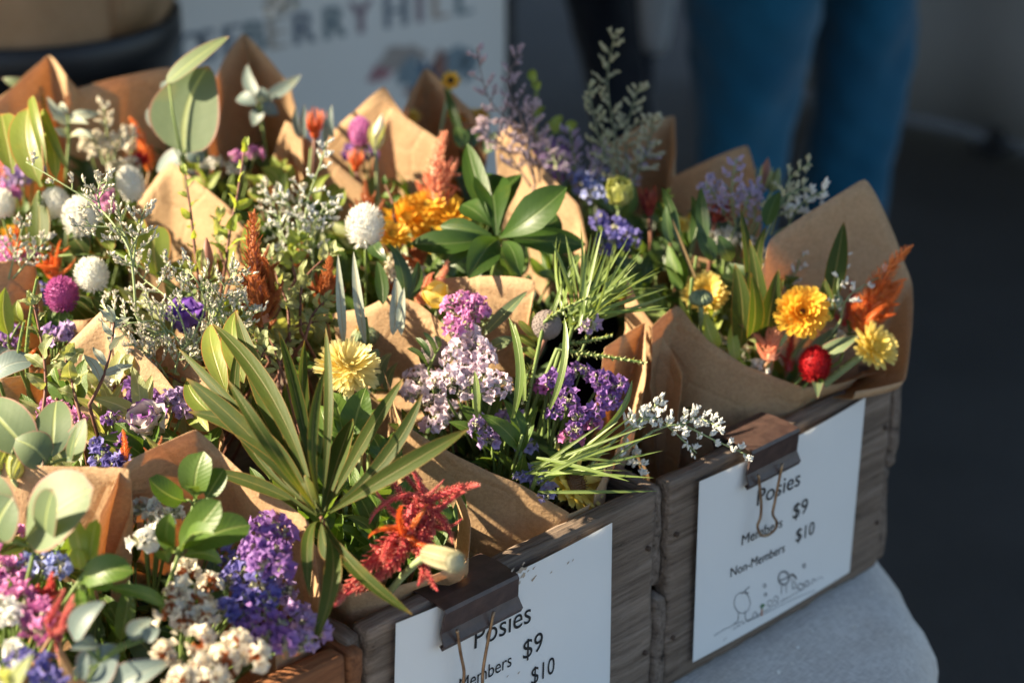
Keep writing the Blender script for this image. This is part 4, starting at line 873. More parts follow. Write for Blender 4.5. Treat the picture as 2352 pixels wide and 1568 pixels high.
# ------------------------------------------------------------------ posy D, right-hand crate
daisy('half hidden behind the long leaves of the right-hand posy', 1618, 672, 54, P_YEL, 'yellow', 'D', .0, TO_CAM+A(.1, .1, .4), ((24, 1., .05), (22, .86, .35), (16, .66, .7)), w=.34)
daisy('open-faced in the middle of the right-hand posy', 1843, 716, 64, P_ORA, 'orange-yellow', 'D', .022, TO_CAM+A(-.1, 0, .25), ((24, 1., -.05), (22, .9, .3), (18, .74, .7), (14, .56, 1.05), (9, .42, 1.25)), .13, P_BRC, w=.36)
daisy('turned sideways over the paper edge on the far right', 2010, 795, 58, P_YEL, 'bright yellow', 'D', .006, TO_CAM*.9+A(.35, -.2, .3), ((20, 1., .05), (18, .85, .4), (14, .6, .85)), .24, P_YEL, w=.30, sr=.0036)
seedbud('in front of the yellow flower of the right-hand posy', 1610, 684, 25, 'grey-green ribbed', 'D', .014)
seedbud('beside the orange-yellow calendula of the right-hand posy', 1908, 692, 25, 'round grey-green', 'D', .01)
seedbud('with orange petals just showing, against the kraft paper', 1850, 590, 28, 'half opened', 'D', .0, tipm=P_ORA)
seedbud('topmost of the right-hand posy, spiky sepals up', 1803, 542, 22, 'green leafy', 'D', .0, tipm=L_PALE)
globe('low at the front rim of the right-hand posy', 1872, 838, 39, P_RED, 'dark red', 'D', .005, 1, TO_CAM*.4+A(.1, 0, 1), 'red globe amaranth')
celosia('low in the middle of the right-hand posy', (1770, 825, 1790, 680), 8, P_CEL_C, 'coral pink', 'D', .014, .7, .19, .5, [(1697, 745, .0), (1742, 810, -.01)])
celosia('short and dark beside the coral one', (1812, 850, 1822, 752), 3, P_CEL_R, 'deep red', 'D', -.005, .6, .17)
celosia('tallest at the right edge, its orange tip beyond the paper', (1985, 760, 2098, 562), 14, P_CEL_O, 'fiery orange', 'D', .012, .5, .19, .45, [(2060, 720, -.01), (2050, 690, .0), (2085, 640, .0), (2020, 640, .0), (2075, 655, .0), (2040, 640, .01), (2005, 655, .01), (2065, 700, -.01)])
celosia('in the shade behind the white sprays of the right-hand posy', (1945, 745, 1950, 640), 3, P_CEL_R, 'dark crimson', 'D', -.015, .6, .16)
celosia('peeping over the front paper rim of the right-hand posy', (1812, 872, 1800, 825), 4, P_CEL_O, 'small orange', 'D', -.01, .9, .2)
leafset('standing up in the middle of the right-hand posy', [(1700, 800, 1688, 606, 48, -0.015), (1745, 780, 1700, 475, 36, 0.000), (1745, 800, 1722, 550, 40, -0.015), (1760, 790, 1788, 618, 48, -0.020), (1770, 780, 1800, 640, 44, -0.015), (1750, 700, 1760, 520, 30, 0.005), (1905, 700, 1938, 510, 46, -0.005), (1905, 740, 1895, 640, 38, -0.015), (1720, 780, 1725, 625, 40, -0.035)], L_OLIVE, 'long red-edged green leaves', 'D', ctr=(1760, 840), name='leaf_spray', pet=False)
leafset('low between the red globe and the sideways yellow flower', [(1860, 850, 1975, 770, 44, -.01), (1850, 840, 1925, 752, 40, .0), (1880, 880, 1878, 915, 26, -.03)], L_EUC, 'soft grey-green leaves', 'D', ctr=(1850, 860))
leafset('inside the left rim of the right-hand posy', [(1625, 850, 1560, 680, 26, .0), (1650, 800, 1620, 715, 40, -.005), (1690, 830, 1680, 745, 30, 0)], L_YOUNG, 'fresh green leaves with an orange edge', 'D', ctr=(1660, 850), prof='ovate')
statice('low behind the front paper of the right-hand posy', [(1672, 790, 22), (1700, 808, 22), (1640, 775, 16)], P_WHITE, 'white', 'D', -.015)
limonium('reaching over the red celosia of the right-hand posy', [[(1930, 740), (1950, 680), (2040, 625)], [(1930, 720), (1925, 650), (1945, 580)]], P_WHITE, 'white', 'D', .015, .0036, None, 26, 5)
limonium('against the tall paper of the right-hand posy', [[(1850, 600), (1860, 520), (1895, 480)], [(1850, 620), (1850, 480), (1895, 435)]], P_WHITE, 'snowy white', 'D', .0, .0036, None, 24, 5)
for i, (x, y, r) in enumerate(((1640, 538, 22), (1672, 530, 18), (1664, 556, 26), (1728, 552, 24), (1705, 545, 16))):
    pass
statice('at the back of the right-hand posy', [(1640, 538, 20), (1672, 530, 17), (1664, 556, 24), (1728, 554, 22), (1704, 546, 14)], P_WHITE, 'clear white flat-topped', 'D', .0, None, None, 1.4, .0045)
straps('slanting out of the left side of the right-hand posy', 1560, 770, 5, 190, 32, L_NEEDLE, 'yellow-green strap leaves', 'D', (118, 152), .0, 'strap', name='strap_leaves')

for w_, path, m_, c_ in (('at the left rim of the right-hand posy', [(1650, 800), (1640, 740), (1630, 700)], L_YOUNG, 'fresh leafy'), ('between the two yellow calendulas of the right-hand crate', [(1745, 850), (1735, 780), (1725, 720)], L_PALE, 'grey-green leafy'), ('under the fiery orange celosia', [(1930, 830), (1945, 780), (1960, 740)], L_GREEN, 'dark green leafy'), ('behind the coral pink celosia', [(1790, 760), (1805, 700), (1812, 650)], L_GREEN, 'green upright leafy')):
    twig(w_, path, m_, c_+' shoot', 'D', 44, .45, 'ovate', 9, .2, .004, smat=GRN)
limonium('filling the middle of the right-hand posy', [[(1730, 700), (1745, 620), (1770, 570)], [(1790, 690), (1830, 620), (1840, 560)]], P_WHITE, 'fine white', 'D', .0, .0030, None, 28, 8)
statice('under the orange-yellow calendula of the right-hand posy', [(1740, 845, 20), (1905, 800, 18), (1925, 770, 16)], P_WHITE, 'small white', 'D', .0)

# ------------------------------------------------------------------ posy C, middle crate on the right
statice('topmost of the middle crate, against the paper', [(1066, 690, 52), (1048, 742, 30), (1090, 700, 30)], P_PINK, 'rose pink', 'C', .02, dens=1.1)
statice('white heads in the middle of the statice posy', [(1075, 762, 26), (1050, 800, 40), (1095, 800, 40), (1110, 815, 26), (1040, 868, 40), (1090, 868, 42), (1138, 880, 34), (1000, 868, 24)], P_BLUSH, 'white and blush', 'C', .01)
statice('on the left flank of the statice posy, half shaded', [(960, 860, 34), (990, 915, 24), (952, 900, 28), (1000, 960, 30), (1032, 935, 16)], P_BLUSH, 'pale blush', 'C', -.01)
statice('low in the centre of the statice posy', [(1095, 968, 26), (1130, 975, 28), (1160, 962, 30), (1130, 1005, 22), (1178, 940, 22)], P_LILAC, 'lilac', 'C', -.005)
statice('blue-lilac heads lowest at the front paper', [(1208, 1018, 22), (1200, 1085, 20), (1238, 1095, 18), (1262, 1128, 18)], P_SKYL, 'blue lilac', 'C', -.015)
statice('massed on the right of the statice posy', [(1292, 862, 27), (1335, 845, 26), (1385, 865, 28), (1402, 910, 28), (1370, 940, 22), (1310, 912, 26), (1335, 950, 22), (1265, 868, 18), (1425, 880, 20), (1322, 980, 20), (1275, 945, 18)], P_PURP, 'deep purple', 'C', .0, dens=1.2, fs=.0052)
statice('lone small head below the needle leaves', [(1358, 745, 22)], P_LILAC, 'single violet', 'C', .015)
statice('low on the left of the purple mass', [(1255, 880, 26), (1310, 1000, 22), (1355, 960, 26)], P_MAG, 'magenta', 'C', -.005)
cone('round and upright among the needle leaves of the statice posy', 1256, 746, 36, 'C', .02, 'large grey woody cone')
cone('half hidden behind the white statice heads', 1000, 806, 34, 'C', .0, 'brown round cone')
straps('fanning up on the right of the grey cone', 1320, 735, 40, 225, 9, L_NEEDLE, 'long green needle leaves', 'C', (5, 108), .015, 'needle')
straps('reaching low over the crate rim from the statice posy', 1235, 1085, 15, 285, 10, L_NEEDLE, 'slender pale needle leaves', 'C', (-10, 38), -.005, 'needle', back=-.02)
leafset('upright among the statice heads', [(1178, 960, 1168, 728, 20, .01), (1205, 920, 1182, 742, 16, .01), (1262, 940, 1296, 728, 16, .01), (1095, 960, 1090, 850, 15, .0), (1370, 1000, 1452, 872, 14, .0)], L_NEEDLE, 'narrow bright green blades', 'C', prof='strap', ctr=(1200, 1000), pet=False, name='strap_leaves')
catkin('before the needle leaves, tip to the right', [(1280, 800), (1330, 810), (1400, 820), (1476, 832)], L_PALE, 'pale green sprig of overlapping leaves', 'C', 24, 70, .3, .01)
catkin('above the pale sprig, shorter', [(1290, 790), (1340, 785), (1400, 772)], L_PALE, 'short green sprig of overlapping small leaves', 'C', 22, 46, .3, .01)
catkin('crossing beside the grey cone', [(1250, 740), (1290, 712), (1350, 684)], L_PALE, 'pale sprig tip of overlapping small leaves', 'C', 22, 46, .28, .025)
catkin('upright between the statice heads', [(1180, 950), (1200, 900), (1215, 850)], L_OLIVE, 'dull green sprig of small leaves', 'C', 34, 34, .26, -.005)
leafset('around the brown cone of the statice posy', [(985, 850, 935, 800, 16, 0), (990, 830, 955, 775, 14, 0), (1000, 820, 972, 762, 14, 0), (1010, 800, 1000, 770, 12, 0)], L_DARK, 'small dark leaves', 'C', prof='obov')
leafset('left of the grey cone', [(1235, 800, 1185, 770, 22), (1240, 790, 1190, 735, 18), (1235, 830, 1195, 800, 22), (1240, 770, 1225, 715, 16)], L_PROTEA, 'small reddish-edged leaves', 'C', prof='obov', fold=.2)
leafset('crossing behind the pink statice', [(1110, 770, 1212, 668, 30, .01), (1090, 790, 1140, 720, 26, 0)], L_EUC, 'long silvery leaf pair', 'C', pet=False)
leafset('right of the pink statice', [(1125, 800, 1182, 775, 34, .01)], L_EUC, 'short grey leaf', 'C', prof='ovate')
limonium('hanging over the crate corner on the right', [[(1420, 1000), (1470, 960), (1525, 918)], [(1430, 1010), (1500, 960), (1600, 1040)]], P_WHITE, 'white-flowered', 'C', .0, .0034, None, 26, 11, dense=1.3, kind='waxflower')
limonium('lying on the right-hand crate edge, ending at the clip', [[(1500, 990), (1560, 975), (1640, 1010), (1728, 1050)], [(1560, 985), (1600, 960), (1660, 985)]], P_WHITE, 'long white', 'C', .0, .0034, None, 26, 12, dense=1.3, kind='waxflower')
limonium('lowest at the front corner of the middle crate', [[(1400, 1060), (1450, 1050), (1480, 1080)]], P_WHITE, 'short white', 'C', -.02, .0042, None, 30, 6, kind='waxflower')
daisy('sunk into the front paper of the statice posy', 1318, 1110, 92, P_YEL, 'half hidden yellow', 'C', -.03, TO_CAM*.4+A(.5, -.5, .5), ((14, 1., .1), (12, .9, .3)), .34, P_BRC, 'sunflower', .30)

# ------------------------------------------------------------------ posy B, narrow-leaved plant
ctr = (738, 1188)
tips = [(428, 868, 50, .04), (432, 945, 52, .03), (486, 742, 50, .07), (540, 712, 52, .08), (410, 800, 30, .08), (523, 872, 34, .0, .28), (640, 760, 34, .07), (748, 752, 26, .05), (746, 845, 26, .0, .2), (700, 780, 30, .07), (600, 850, 34, .07), (575, 900, 32, .06), (970, 905, 40, .02), (926, 868, 40, .03), (1076, 985, 46, -.02), (810, 960, 60, .05), (655, 880, 36, .06), (560, 760, 34, .09), (700, 960, 34, .05), (480, 1080, 36, .02), (712, 1372, 30, -.05, .25), (716, 1495, 46, -.06, .2), (800, 1300, 44, -.03), (948, 1412, 36, -.06), (700, 1090, 46, .0), (620, 1010, 34, .04), (860, 1000, 34, .05)]
leafset('fanning out over the front of the middle crate', [(ctr[0]+(q[0]-ctr[0])*.04, ctr[1]+(q[1]-ctr[1])*.04, q[0], q[1], q[2]*.86, q[3], q[4] if len(q) > 4 else rng.uniform(-.02, .10), rng.normal(0, .5)) for q in tips], L_OLIVE, 'large narrow-leaved dark green plant', 'B', ctr=ctr, prof='oblance', name='leafy_branch', dz=.005, smat=BRN, pet=False)
leafset('behind the narrow-leaved plant on its left, lit from behind', [(520, 900, 484, 745, 48, .05), (560, 880, 545, 712, 52, .05), (500, 960, 430, 870, 46, .03), (480, 990, 434, 948, 46, .03), (530, 930, 510, 800, 40, .04)], L_PROTEA, 'glowing yellow-green red-edged leaves', 'B', ctr=(560, 1010), pet=False, name='leaf_spray')
daisy('big and pale over the narrow-leaved plant', 800, 838, 80, P_YPALE, 'pale yellow', 'B', .032, A(.15, -.25, 1.)+TO_CAM*.35, ((30, 1., -.35), (28, .95, -.05), (26, .86, .25), (22, .72, .55), (16, .55, .9)), .2, P_YPALE, w=.24)
seedbud('standing right behind the pale yellow calendula', 838, 772, 30, 'fuzzy brown-tipped', 'B', -.01, tipm=P_CEN)
leafset('sheathing the bud behind the pale yellow flower', [(820, 850, 790, 780, 44, .01), (835, 850, 812, 790, 40, -.005), (850, 850, 868, 800, 40, 0), (870, 890, 900, 810, 34, .02), (890, 900, 915, 830, 26, .02)], L_EUC, 'broad soft grey-green leaves', 'B', ctr=(840, 900), prof='ovate', dz=-.02)
leafset('under the pale yellow flower', [(790, 1000, 760, 900, 70, .02), (810, 1000, 840, 890, 70, .01), (770, 1010, 735, 930, 50, .02), (840, 1040, 862, 940, 60, .02), (800, 1060, 790, 960, 50, .03)], L_GREEN, 'fresh broad leaves', 'B', ctr=(800, 1050), prof='ovate', wave=.2)
celosia('red tangle spilling over the front of the middle crate', (985, 1215, 930, 1060), 5, P_CEL_M, 'crimson', 'B', -.002, 1., .12, .5, [(1098, 1116, -.03), (1068, 1130, -.02), (884, 1040, .01), (848, 1202, -.01), (768, 1392, -.06), (795, 1365, -.05), (832, 1305, -.04), (870, 1330, -.05), (1005, 1356, -.06), (960, 1345, -.06), (1062, 1190, -.02), (860, 1120, .0), (905, 1060, .01), (1040, 1250, -.03), (880, 1290, -.05), (920, 1310, -.05), (1020, 1100, .0), (850, 1250, -.03), (930, 1250, -.04), (985, 1290, -.05), (900, 1180, -.02), (960, 1130, -.01), (1010, 1160, -.02)])
celosia('glowing tips inside the crimson tangle', (925, 1240, 985, 1155), 0, P_CEL_O, 'small orange-red', 'B', .0, 1., .12, .4, [(846, 1235, -.02), (1000, 1250, -.03), (925, 1160, -.03)])
def brunia():
    h = S(985, 1272, .0); D0 = float((h-CAM) @ FW); e = dep(1046, 1290, D0-.045); R = px(h, 25); st = stem_path('B', h); t = Thing('seed_head', 'pale green ribbed cylinder seed head poking out beside the black clip', 'seed head', st[0]); t.mesh('stem', tube(st, .0025, .0025, 6), PALE_STEM)
    ax = nz(e-h); Rm = frame(ax); M_ = mat_petal('seedhead', (.27, .24, .13), (.42, .38, .24), .1, .7, .2)
    t.mesh('core', tube(np.array([h, .5*(h+e), e]), R*.76, R*.80, 16), M_)
    for i in range(17):
        a = i*2*PI/17; rad = Rm[:, 0]*math.cos(a)+Rm[:, 1]*math.sin(a); t.mesh('rib', tube(np.array([h+rad*R*.8, .5*(h+e)+rad*R*.92, e+rad*R*.88]), R*.13, R*.12, 5), M_)
    V, F, U = [], [], []
    def fn(i): q = math.sqrt((i+.5)/120); a = i*2.39996; rad = Rm[:, 0]*math.cos(a)+Rm[:, 1]*math.sin(a); return e+rad*R*q*.95+ax*R*.15*(1-q), ax+rad*.5*q+rv(.15), R*.3, R*.10, np.cross(ax, rad)+A(.01, 0, 0)
    t.mesh('bristles', bract_geo(120, blob(e, R*.8, 10, 6, (1, 1, .3), Rm), fn), P_BUDG, False, 'stuff')
brunia()
twig('rising behind the pale yellow calendula', [(640, 880), (650, 800), (690, 745), (760, 742)], L_PALE, 'wavy pale-leaved twig', 'B', 62, .55, 'ovate', 11, .3, .0)
twig('left of the pale yellow calendula', [(660, 900), (630, 800), (600, 745)], L_PALE, 'short wavy-leaved twig', 'B', 60, .5, 'ovate', 8, .3, .0)
twig('low and reddish inside the narrow-leaved posy', [(720, 960), (690, 900), (700, 830)], L_GREEN, 'red-stemmed twig', 'B', 44, .6, 'ovate', 8, .2, .0)

# ------------------------------------------------------------------ posy A2, lower left crate
leafset('in a bright rosette, upper of two in the lower left crate', [(430, 1150, 342, 1098, 62, -.02), (450, 1150, 468, 1036, 80, .0), (470, 1150, 515, 1075, 56, .0), (448, 1150, 430, 1120, 40, -.02)], L_GREEN, 'glossy rounded green leaves', 'A2', ctr=(445, 1160), prof='obov', dz=.02)
leafset('below the bright rosette, some leaves dark', [(410, 1260, 505, 1150, 74, -.01), (405, 1260, 392, 1178, 52, -.02), (430, 1260, 575, 1205, 76, .0), (400, 1270, 388, 1290, 40, -.03), (420, 1270, 492, 1225, 50, -.03), (410, 1280, 510, 1290, 34, .01), (400, 1270, 370, 1200, 40, .0)], L_GREEN, 'lower rosette of glossy green leaves', 'A2', ctr=(410, 1275), prof='obov', dz=.015)
statice('beside the glossy rosette', [(330, 1160, 34), (372, 1182, 34), (330, 1232, 26), (360, 1215, 24), (402, 1170, 22)], P_WHITE, 'bright white', 'A2', .01, fs=.0072)
statice('in a long drift down the lower left crate', [(430, 1300, 26), (405, 1350, 34), (480, 1335, 34), (455, 1375, 36), (400, 1400, 30), (430, 1420, 30), (470, 1410, 24), (470, 1470, 36), (540, 1480, 40), (590, 1500, 30), (520, 1510, 30), (455, 1530, 34), (380, 1500, 28), (480, 1560, 36), (420, 1560, 24)], P_CREAM, 'creamy white', 'A2', -.005, fs=.0072, inner=P_CEL_B)
statice('at the right rim of the lower left crate', [(610, 1195, 34), (640, 1215, 36), (600, 1240, 34), (640, 1260, 34), (610, 1290, 36), (580, 1260, 28), (650, 1300, 20)], P_PURP, 'violet', 'A2', .0, fs=.007)
statice('deep inside the lower left crate', [(545, 1270, 34), (565, 1310, 34), (530, 1330, 30), (600, 1335, 30), (560, 1370, 36), (620, 1370, 30), (520, 1400, 30)], P_BLUE, 'blue-violet', 'A2', -.015, fs=.007)
statice('low arching combs at the front of the lower left crate', [(570, 1380, 26), (610, 1400, 28), (640, 1425, 26), (580, 1440, 26), (620, 1460, 28), (655, 1470, 22), (560, 1412, 20)], P_PURP, 'purple and white', 'A2', -.02, fs=.0065)
statice('shaded under the paper rim of the lower left crate', [(545, 1145, 34), (580, 1160, 30), (510, 1130, 24), (380, 1120, 20), (610, 1175, 24)], P_PURP, 'dusky purple', 'A2', -.015)
statice('hanging out over the corner between two crates', [(716, 1425, 30), (735, 1440, 20), (700, 1470, 26), (688, 1400, 18), (660, 1350, 22)], P_LILAC, 'light violet', 'A2', -.03, fs=.0072)

# ------------------------------------------------------------------ posy A1, eucalyptus at the left edge
leafset('biggest round leaf of the left foreground, with neighbours', [(60, 1235, 215, 1120, 190, .0), (110, 1250, 122, 1122, 84, -.03), (-10, 1230, 30, 1140, 120, .0), (20, 1250, -30, 1090, 110, .02)], L_EUC, 'round grey-green eucalyptus leaves', 'A1', ctr=(80, 1260), prof='round', dz=.03, name='eucalyptus_sprig', fold=.12)
leafset('between the paper and the left edge', [(70, 1040, -40, 920, 120, .02), (120, 1050, 130, 920, 92, .02), (150, 1060, 196, 960, 76, .0), (110, 1065, 30, 1010, 90, .0), (160, 1055, 178, 975, 30, -.02), (60, 1075, 90, 1030, 80, .0)], L_EUC, 'sunlit sprig of broad eucalyptus leaves', 'E', ctr=(110, 1070), prof='ovate', dz=.025, name='eucalyptus_sprig', fold=.15)
pointbud('pale and closed at the left edge', 30, 1100, 55, 1012, 42, P_LIME, 'pale green rosebud-like', 'E', .02)
pointbud('second pale bud at the very left edge', -5, 1080, 5, 1010, 34, P_LIME, 'narrow pale', 'E', .02)
leafset('upright pale fingers in the lower left', [(190, 1290, 168, 1196, 42, .0), (205, 1290, 222, 1192, 40, .01), (215, 1300, 222, 1238, 44, .0), (185, 1310, 175, 1260, 36, -.01)], L_YOUNG, 'young upright leaves', 'A1', ctr=(198, 1310), prof='obov', dz=.02)
leafset('dark leaf pointing right in the lower left', [(185, 1345, 308, 1312, 70, -.01), (200, 1330, 262, 1345, 40, -.01), (180, 1350, 192, 1430, 26, -.03), (240, 1350, 380, 1390, 34, 0.02)], L_GREEN, 'glossy dark leaves', 'A1', ctr=(190, 1345), prof='obov', dz=.015)
leafset('shaded dusty leaves above the bottom edge', [(170, 1470, 242, 1380, 62, -.01), (200, 1570, 270, 1480, 100, -.01), (250, 1590, 390, 1520, 80, -.01), (300, 1470, 350, 1420, 50, .01), (220, 1470, 160, 1490, 40, -.02), (330, 1470, 365, 1440, 40, .01), (180, 1560, 200, 1500, 36, -.02)], L_EUCD, 'blue-grey eucalyptus leaves', 'A1', ctr=(230, 1520), prof='ovate', dz=-.005, name='eucalyptus_sprig')
statice('left foreground, pale blue above the red celosia', [(95, 1282, 34), (130, 1292, 30), (60, 1290, 22)], P_SKY, 'pale blue', 'A1', .0)
statice('left foreground, pink at the photo edge', [(10, 1300, 40), (15, 1215, 34), (45, 1290, 22), (-10, 1260, 30)], P_PINK, 'dusky pink', 'A1', .0)
statice('large magenta head in the lower left', [(55, 1370, 48), (90, 1410, 44), (60, 1420, 38), (100, 1440, 26), (30, 1350, 30)], P_MAG, 'large magenta', 'A1', .0)
statice('bottom left corner, blue', [(80, 1530, 44), (110, 1555, 34), (40, 1515, 26)], P_BLUE, 'blue', 'A1', -.005)
statice('white tuft by the magenta head', [(10, 1390, 34), (30, 1410, 20)], P_WHITE, 'white', 'A1', .005)
statice('white tuft in the bottom left corner', [(10, 1550, 34), (30, 1490, 20)], P_WHITE, 'shaded white', 'A1', .0)
celosia('dark woolly head in the left foreground', (100, 1400, 120, 1310), 8, P_CEL_R, 'dark red', 'A1', .0, 1.1, .24, .7)
celosia('bright bent tassel in the left foreground', (120, 1460, 170, 1362), 6, P_CEL_M, 'rosy red', 'A1', .01, .9, .18, .5, [(148, 1350, .0), (176, 1385, 0.)])
celosia('hanging strand above the bottom edge', (140, 1440, 150, 1545), 2, P_CEL_M, 'thin rosy', 'A1', .01, .6, .10, .4)
leafset('blurred leaf at the bottom left corner', [(20, 1600, 75, 1500, 50, -.02), (30, 1590, -10, 1540, 40, -.02)], L_PALE, 'pale soft leaves', 'A1', ctr=(30, 1600), dz=.02)
leafset('between the big eucalyptus leaf and the pink statice', [(60, 1240, 0, 1275, 40, -.01), (100, 1260, 60, 1252, 40, -.01), (120, 1265, 128, 1210, 22, -.02)], L_OLIVE, 'small olive leaves', 'A1', ctr=(90, 1270))

# ------------------------------------------------------------------ posy E, mid left
cupflower('striped white and purple in the mid-left posy', 335, 970, 50, P_LISW, 'white purple-edged', 'E', .0, n=10, open_=.55)
statice('crowding round the white lisianthus', [(305, 880, 26), (330, 905, 22), (270, 1005, 22), (255, 955, 24), (290, 925, 18)], P_PURP, 'purple', 'E', .0)
statice('right of the white lisianthus', [(380, 915, 20), (405, 905, 18), (420, 940, 20), (360, 940, 16)], P_LILAC, 'pale violet', 'E', .0)
statice('lowest in the mid-left posy', [(240, 1045, 30), (225, 1015, 22), (285, 1060, 18), (262, 1062, 18)], P_BLUE, 'vivid blue-violet', 'E', .0)
statice('left of the mid-left posy, above the eucalyptus', [(145, 930, 28), (95, 942, 26), (110, 925, 18), (175, 955, 18)], P_PINK, 'mauve pink', 'E', .0)
statice('pale tufts behind the mid-left posy', [(270, 830, 26), (300, 815, 22), (345, 800, 22), (215, 845, 24), (240, 880, 20)], P_CREAM, 'creamy', 'E', .0)
celosia('left of the white lisianthus', (290, 1060, 282, 985), 4, P_CEL_O, 'slim orange', 'E', .01, .6, .15, .6)
celosia('right and below the white lisianthus', (345, 1050, 372, 1000), 4, P_CEL_B, 'slim rusty', 'E', .005, .9, .15, .7)
twig('before the kraft paper on the left, nearly white in sun', [(98, 950), (105, 880), (98, 800), (78, 700)], L_PALE, 'pale twisted-leaved twig', 'E', 70, .42, 'ovate', 8, .35, .02)
twig('in the middle of the mid-left posy, shiny pale', [(185, 960), (170, 900), (160, 850), (150, 820)], L_PALE, 'broad-leaved pale twig', 'E', 66, .7, 'ovate', 9, .35, .02)
twig('right of the kraft paper point, long pale leaves', [(205, 930), (235, 870), (255, 800), (262, 740)], L_WHITE, 'silvery white twig', 'E', 85, .32, 'lance', 7, .3, .02)
twig('arching over the white lisianthus', [(250, 900), (300, 860), (360, 850), (420, 880)], L_PALE, 'grey-green arching twig', 'E', 80, .45, 'ovate', 8, .25, .005)
leafset('big grey leaf at the left edge below the orange celosia', [(-20, 870, 78, 830, 70, .0), (-40, 850, 20, 800, 60, .01)], L_EUCD, 'dull grey broad leaf', 'I', ctr=(0, 880), prof='round')

# ------------------------------------------------------------------ posy F, big sea lavender
limonium('largest, spreading over the middle of the photo', [[(430, 780), (400, 700), (330, 640), (300, 600)], [(440, 780), (470, 700), (440, 630), (380, 610)], [(450, 790), (500, 720), (520, 650), (560, 620)], [(400, 800), (360, 740), (290, 740), (230, 700)], [(470, 790), (540, 740), (580, 700)], [(420, 800), (390, 760), (350, 770), (300, 790)]], P_BUDW, 'cream-budded', 'F', .03, .0031, None, 70, 12, dense=1.3)
limonium('long branch bending to the upper left over the white globes', [[(312, 720), (305, 620), (290, 560), (230, 480), (140, 420), (60, 372)], [(305, 620), (315, 540), (335, 470)], [(300, 590), (280, 530), (215, 520), (170, 520)], [(230, 480), (225, 440), (240, 405)]], P_BUDW, 'greenish cream', 'F', .045, .0032, None, 52, 8)
limonium('low at the foot of the big sea lavender', [[(380, 860), (350, 820), (300, 790)], [(400, 860), (420, 800), (470, 770)], [(420, 850), (470, 800), (540, 780)]], P_BUDW, 'dense low', 'F', .01, .0031, None, 50, 11, dense=1.3)
twig('left of the taller one', [(455, 640), (446, 560), (437, 480), (425, 400)], L_YOUNG, 'slender red-stemmed twig with young leaves', 'F', 46, .5, 'ovate', 10, .15, .03, smat=BRN, start=.05)
twig('beside the shorter one, a star of leaves on top', [(520, 600), (528, 530), (545, 450), (562, 340)], L_YOUNG, 'taller red-stemmed young-leaved twig', 'F', 52, .48, 'ovate', 11, .15, .035, smat=BRN, start=.05)
leafset('upright glowing leaf below the kraft paper with the round shadow', [(365, 640, 356, 518, 78, .02), (325, 600, 310, 500, 50, .03), (300, 590, 335, 520, 50, .03), (540, 640, 545, 560, 50, .03), (575, 640, 590, 500, 44, .04), (500, 640, 455, 570, 46, .03), (420, 660, 400, 600, 44, .02), (260, 580, 250, 500, 46, .03)], L_PROTEA, 'broad yellow-green orange-edged leaves', 'F', ctr=(430, 680), prof='obov', name='leaf_spray', dz=-.005)
cupflower('violet, under the sea lavender', 430, 728, 46, P_LIS, 'violet', 'F', .0, n=10, open_=.6)
pointbud('upright by the left red twig', 478, 640, 474, 545, 32, L_EUC, 'grey-green', 'F', .03)
pointbud('leaning right by the rusty celosia', 560, 660, 588, 596, 32, L_PALE, 'pale green', 'F', .03)
celosia('tall and feathery in the middle of the photo', (600, 740, 585, 480), 16, P_CEL_B, 'rusty orange', 'F', .03, .65, .17, .42, [(645, 600, 0), (650, 640, 0), (545, 620, 0), (555, 690, 0), (640, 690, -.01), (600, 590, -.02), (620, 560, .01)])
celosia('at the foot of the tall rusty one', (600, 770, 595, 690), 12, P_CEL_B, 'short bronze', 'F', .012, .9, .22, .7)
leafset('pale leaves at the right of the sea lavender', [(520, 760, 500, 680, 40, .0), (555, 740, 560, 660, 50, .0), (480, 770, 520, 720, 40, 0), (590, 800, 560, 740, 40, 0)], L_EUC, 'smooth grey-green leaves', 'F', ctr=(530, 790), dz=.0)
daisy('behind the low white globe on the left', 215, 585, 36, P_YEL, 'golden', 'J', .0, w=.25)
twig('rising right of the rusty celosia', [(690, 760), (690, 700), (700, 640), (760, 580)], L_PALE, 'wavy grey-green twig', 'G', 66, .45, 'ovate', 9, .35, .02)
twig('second wavy twig right of the rusty celosia', [(665, 780), (660, 700), (640, 650), (625, 590)], L_PALE, 'dull wavy-leaved twig', 'G', 66, .45, 'ovate', 8, .35, .015)

# ------------------------------------------------------------------ posies G and H
globe('tallest in the centre, on a silvery-leaved stem', 838, 522, 45, P_WHITE, 'large white', 'G', .035, 0, A(0, .05, 1)+TO_CAM*.3, 'white globe amaranths')
leafset('two upright silvery blades under the large white globe', [(790, 790, 776, 585, 20, .0), (840, 790, 812, 578, 22, .0), (902, 770, 908, 636, 30, .01), (922, 770, 928, 660, 22, .01)], L_WHITE, 'silvery white lance leaves', 'G', ctr=(840, 730), pet=False, name='leaf_spray', dz=.015)
leafset('dark blades right of the silvery ones', [(930, 690, 895, 560, 36, .0), (940, 690, 960, 600, 30, .02), (880, 700, 866, 600, 30, .02), (870, 570, 885, 590, 24, -.01), (860, 560, 890, 600, 34, -.02)], L_DARK, 'dark narrow leaves', 'G', ctr=(910, 720), pet=False)
statice('right of the large white globe', [(915, 590, 28), (945, 610, 26), (905, 620, 24), (965, 630, 22)], P_CREAM, 'cream yellow', 'G', .0)
celosia('left of the silvery blades', (745, 700, 760, 585), 16, P_CEL_B, 'dull rust', 'G', .025, .9, .22, .6)
celosia('between the cream statice and the pink statice', (965, 695, 1028, 596), 10, P_CEL_C, 'salmon', 'G', .01, .6, .19, .5)
cupflower('starry behind the pink statice', 1005, 680, 34, P_YEL, 'yellow', 'G', .01, A(-.2, 0, 1), 'lily', 6, .8, .1)
